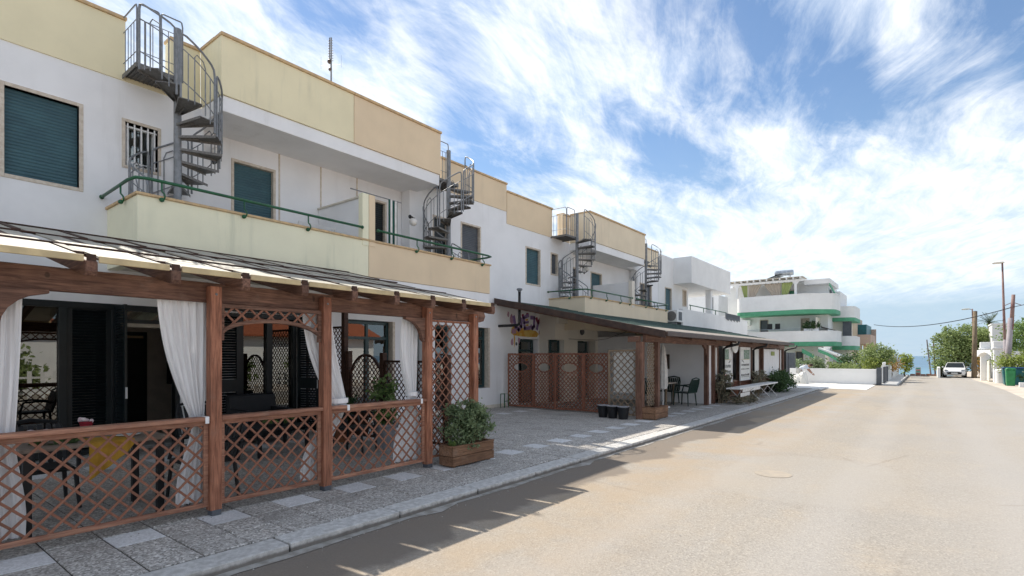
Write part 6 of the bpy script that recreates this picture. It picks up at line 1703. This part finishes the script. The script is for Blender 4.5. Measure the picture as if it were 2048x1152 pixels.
mk('wall', MB().box(.45, .62, 52.5, 57.6, -.2, .72).box(.62, .95, 57.0, 57.3, -.2, .85), 'white_clean', cw_, bevel=.01)
bush('bush', 'small bush spilling over the short white wall near the sea', (.75, 57.0, .8), (.55, .5, .35), 500, .14, 'leaf_green', 61)
TT = root('tree', 'big spreading light green tree over the parked white car', 'tree', (2.1, 57.8, -.15))
q = foliage(MB(), (1.75, 57.5, 1.85), (1.60, 1.8, 1.55), 7200, .17, 170, 62, shell=.35)
foliage(q, (1.2, 57.0, 3.2), (.95, 1.0, .8), 1500, .17, 26, 63); foliage(q, (2.6, 57.5, 3.2), (1.1, 1.2, .9), 2200, .17, 50, 64)
mk('crown', q, 'leaf_olive', TT, kind='stuff')
mk('trunk', limbs(MB(), (2.2, 57.8, -.2), (2.0, 57.7, 1.2), .16, (1.8, 57.5, 2.2), (1.7, 1.6, 1.6), 22, 62), 'bark', TT)
T5 = bush('tree', 'dense dark tree behind the white gate house at the right edge', (5.35, 50.5, 2.75), (1.35, 1.6, 1.45), 4800, .17, 'leaf_green', 65, 'tree', None, 120, .16)
bush('tree', 'mid green tree right behind the palm and white block', (4.3, 60, 2.2), (1.5, 1.4, 1.8), 2600, .19, 'leaf_green', 66, 'tree', None, 70, .12)
bush('bush', 'bright yellow green bush above the bins at the right edge', (4.15, 43.6, 1.25), (.95, .7, .70), 2400, .13, 'leaf_lime', 67, clumps=80)
bush('bush', 'trailing olive bush in front of the white gate house', (3.75, 46.8, 1.45), (.6, .5, .5), 900, .13, 'leaf_olive', 68)
bush('flowering_bush', 'red and orange flowering bush between the wooden pole and the gate house', (3.05, 54.5, .7), (.35, .5, .9), 700, .12, 'leaf_orange', 69)
bush('tree', 'tall light green tree between the wooden pole and the gate house', (3.35, 58.5, 2.35), (.95, 1.1, 1.5), 2600, .17, 'leaf_olive', 70, 'tree', None, 60, .1)
pl = root('palm_tree', 'fan of palm fronds rising behind the wooden pole and white block', 'palm', (4.35, 64, -.15))
mk('trunk', MB().tube([(4.35, 64, -.2), (4.3, 64, 2), (4.2, 64, 4.55)], [.2, .17, .16], 10), 'bark', pl)
for i in range(22):
    a = 2 * PI * i / 22 + rp.uniform(-.1, .1); el = rp.uniform(.2, 1.25); L = rp.uniform(1.0, 1.35); q = MB()
    d0 = Vector((math.cos(a) * math.cos(el), math.sin(a) * math.cos(el), math.sin(el))); sp = []
    for k in range(9):
        t = k / 8; sp.append(Vector((4.2, 64, 4.55)) + d0 * L * t + Vector((0, 0, -.45 * t * t * math.cos(el))))
    for k in range(8):
        dd2 = (sp[k + 1] - sp[k]).normalized(); sd = dd2.cross(Vector((0, 0, 1))).normalized()
        for s in (-1, 1):
            c = sp[k]; e = c + (dd2 * .7 + sd * s * .8).normalized() * .30 * (1 - .5 * abs(k / 8 - .4)) + Vector((0, 0, -.05))
            q.add([c, c + dd2 * .06, e], [(0, 1, 2)])
    q.tube(sp, .012, 4); mk('frond', q, 'leaf_palm', pl)
gh = root('gate_house', 'white gateway with moulded pillars and arch right of the parked car', 'gateway', (3.4, 48.5, -.14))
for (x, y) in ((2.98, 49.0), (3.48, 46.6)):
    mk('pillar', MB().box(x - .24, x + .24, y - .24, y + .24, -.14, 2.05), 'white_clean', gh, bevel=.02)
    mk('cornice', MB().box(x - .32, x + .32, y - .32, y + .32, 2.05, 2.16).box(x - .27, x + .27, y - .27, y + .27, 2.16, 2.55), 'white_clean', gh, bevel=.02)
mk('arch', MB().prism([(46.84, 2.0), (48.76, 2.0), (48.76, 1.55), (48.3, 1.78), (47.8, 1.86), (47.3, 1.78), (46.84, 1.55)], lambda u, v, d: (3.72 - (u - 46.6) * .31 + d, u, v), -.5, -.15), 'white_clean', gh)
mk('flank_wall', MB().box(3.6, 5.6, 46.5, 46.75, -.14, 1.9), 'white_clean', gh)
mk('gate_leaf', MB().box(3.05, 3.12, 47.0, 48.7, -.05, 1.3), 'render_band', gh)
wb_ = root('white_block', 'plain white rooftop block above the trees on the right', 'house', (4.6, 56, 0))
mk('wall', MB().box(3.75, 4.9, 55.0, 58, -.2, 4.0), 'white_clean', wb_); mk('coping', MB().box(3.70, 4.95, 54.95, 58.05, 4.0, 4.1), 'white_clean', wb_)
bo_ = root('bollard', 'short fat white stone bollard left of the bins', 'bollard', (3.5, 44.8, -.14))
mk('body', MB().lathe((3.42, 44.8, -.14), [(.24, 0), (.24, .85), (.22, .9), (.05, .93)], 16), 'white_clean', bo_); mk('rim', MB().lathe((3.42, 44.8, .62), [(.245, 0), (.26, .03), (.245, .06)], 16), 'white_clean', bo_)
bn1 = root('waste_bin', 'large teal waste container with blue lid at the right edge', 'bin', (3.78, 42.8, -.14))
mk('body', MB().prism([(-.42, 0), (.42, 0), (.5, .95), (-.5, .95)], lambda u, v, d: (3.85 + u, 42.8 + d, -.1 + v), -.4, .4), 'bin_teal', bn1, bevel=.03)
mk('lid', MB().prism([(-.54, .95), (.54, .95), (.48, 1.05), (-.48, 1.05)], lambda u, v, d: (3.85 + u, 42.8 + d, -.1 + v), -.44, .44), 'bin_blue', bn1, bevel=.03)
for x in (3.5, 4.2): mk('wheel', MB().lathe((x, 42.45, -.06), [(.08, -.03), (.08, .03)], 10, 'x'), 'rubber', bn1)
bn2 = root('waste_bin', 'narrow bright green wheeled bin in front of the teal container', 'bin', (3.55, 41.2, -.14))
mk('body', MB().prism([(-.17, 0), (.17, 0), (.21, .92), (-.21, .92)], lambda u, v, d: (3.58 + u, 41.2 + d, -.1 + v), -.25, .25), 'bin_green', bn2, bevel=.03)
mk('lid', MB().prism([(-.24, .92), (.24, .92), (.21, 1.0), (-.15, 1.03)], lambda u, v, d: (3.58 + u, 41.2 + d, -.1 + v), -.28, .28), 'bin_green', bn2, bevel=.02)
for x in (3.42, 3.74): mk('wheel', MB().lathe((x, 41.42, -.04), [(.10, -.03), (.10, .03)], 12, 'x'), 'rubber', bn2)
lw_ = root('garden_wall', 'low white kerb wall with hedge in front of the bins at the right edge', 'wall', (4.5, 39.5, -.14))
mk('wall', MB().box(3.80, 8, 39.6, 39.9, -.14, .16), 'white_clean', lw_, bevel=.01)
bush('hedge_bush', 'dark hedge growing over the low white wall at the right edge', (5.0, 41.0, .45), (1.1, .6, .55), 1400, .13, 'leaf_dark', 71)

# ------------------------------------------------------------------ across the street, behind the camera: what the dark windows mirror, white walls for bounce light
RH = root('facing_house', 'low house with red tiled roof and white garden fence across the street', 'house', (12, 4, 0))
mk('wall', MB().box(9.7, 16, 8, 24, -.14, 2.75), 'white_wall', RH)  # walls made white and set nearer to bounce sunlight onto the shaded facades
mk('roof', MB().prism([(9.2, 2.85), (12.8, 4.4), (16.6, 2.85), (16.6, 2.75), (9.2, 2.75)], lambda u, v, d: (u, d, v), 7.5, 24.5), 'roof_tile', RH)
fc = root('picket_fence', 'white picket fence along the far side of the street', 'fence', (6.5, 4, -.14))
q = MB()
for i in range(90): q.box(6.5, 6.53, -6 + i * .4, -5.86 + i * .4, -.14, .95 + .05 * (i % 2))
q.box(6.53, 6.56, -6, 30, .2, .28); q.box(6.53, 6.56, -6, 30, .7, .78); mk('pickets', q, 'white_metal', fc, kind='stuff')
SH = root('bounce_building', 'added white building with tiled roof, bouncing light from across the street', 'bounce_building', (10, 2, 0))  # added unseen building, its white walls bounce sunlight onto the shaded facades
mk('wall', MB().box(9.6, 14, -4.0, 6.6, -.1, 2.7), 'white_wall', SH); mk('roof', MB().prism([(9.2, 2.7), (14.4, 3.6), (14.4, 3.7), (9.2, 2.8)], lambda u, v, d: (u, d, v), -4.3, 6.9), 'roof_tile', SH)
mk('door', MB().box(9.56, 9.6, .8, 3.6, -.1, 2.2), 'far_pink', SH)
for i, (x, y, rr_, lb) in enumerate(((8.3, 4.8, .8, 'small olive tree before the added white building across the street'), (8.4, 13.8, .7, 'low green tree before the red tiled house across the street'), (8.3, 17.6, .8, 'low olive tree beside the red tiled house front'), (9.2, 27, 1.6, 'large green tree past the red tiled house across the street'))):
    bush('garden_tree', lb, (x, y, rr_ + .1), (rr_, rr_, rr_), 900, .25, 'leaf_green' if i % 2 else 'leaf_olive', 80 + i, 'tree', 'garden trees across the street')

# grit and dead leaves gathered along the kerb and the pergola foot
rgv = random.Random(91); q = MB()
for i in range(420):
    y_ = rgv.uniform(.6, 14); x_ = -4.27 + abs(rgv.gauss(0, .10)) if i % 3 else rgv.uniform(-4.2, 2.4)
    if i % 9 == 0: x_ = -5.62 + abs(rgv.gauss(0, .05))
    z0 = 0.0 if x_ < -4.56 else -.074; r0 = rgv.uniform(.004, .011)
    if x_ > -3.9: r0 *= .8
    a = rgv.uniform(0, 6.3); c, s = math.cos(a) * r0, math.sin(a) * r0
    q.add([(x_ + c, y_ + s, z0), (x_ - s, y_ + c, z0), (x_ - c, y_ - s, z0), (x_ + s, y_ - c, z0), (x_ + c * .2, y_ + s * .2, z0 + r0 * .9)], [(0, 1, 4), (1, 2, 4), (2, 3, 4), (3, 0, 4)])
mk('gravel', q, 'gutter_stone', kind='stuff')
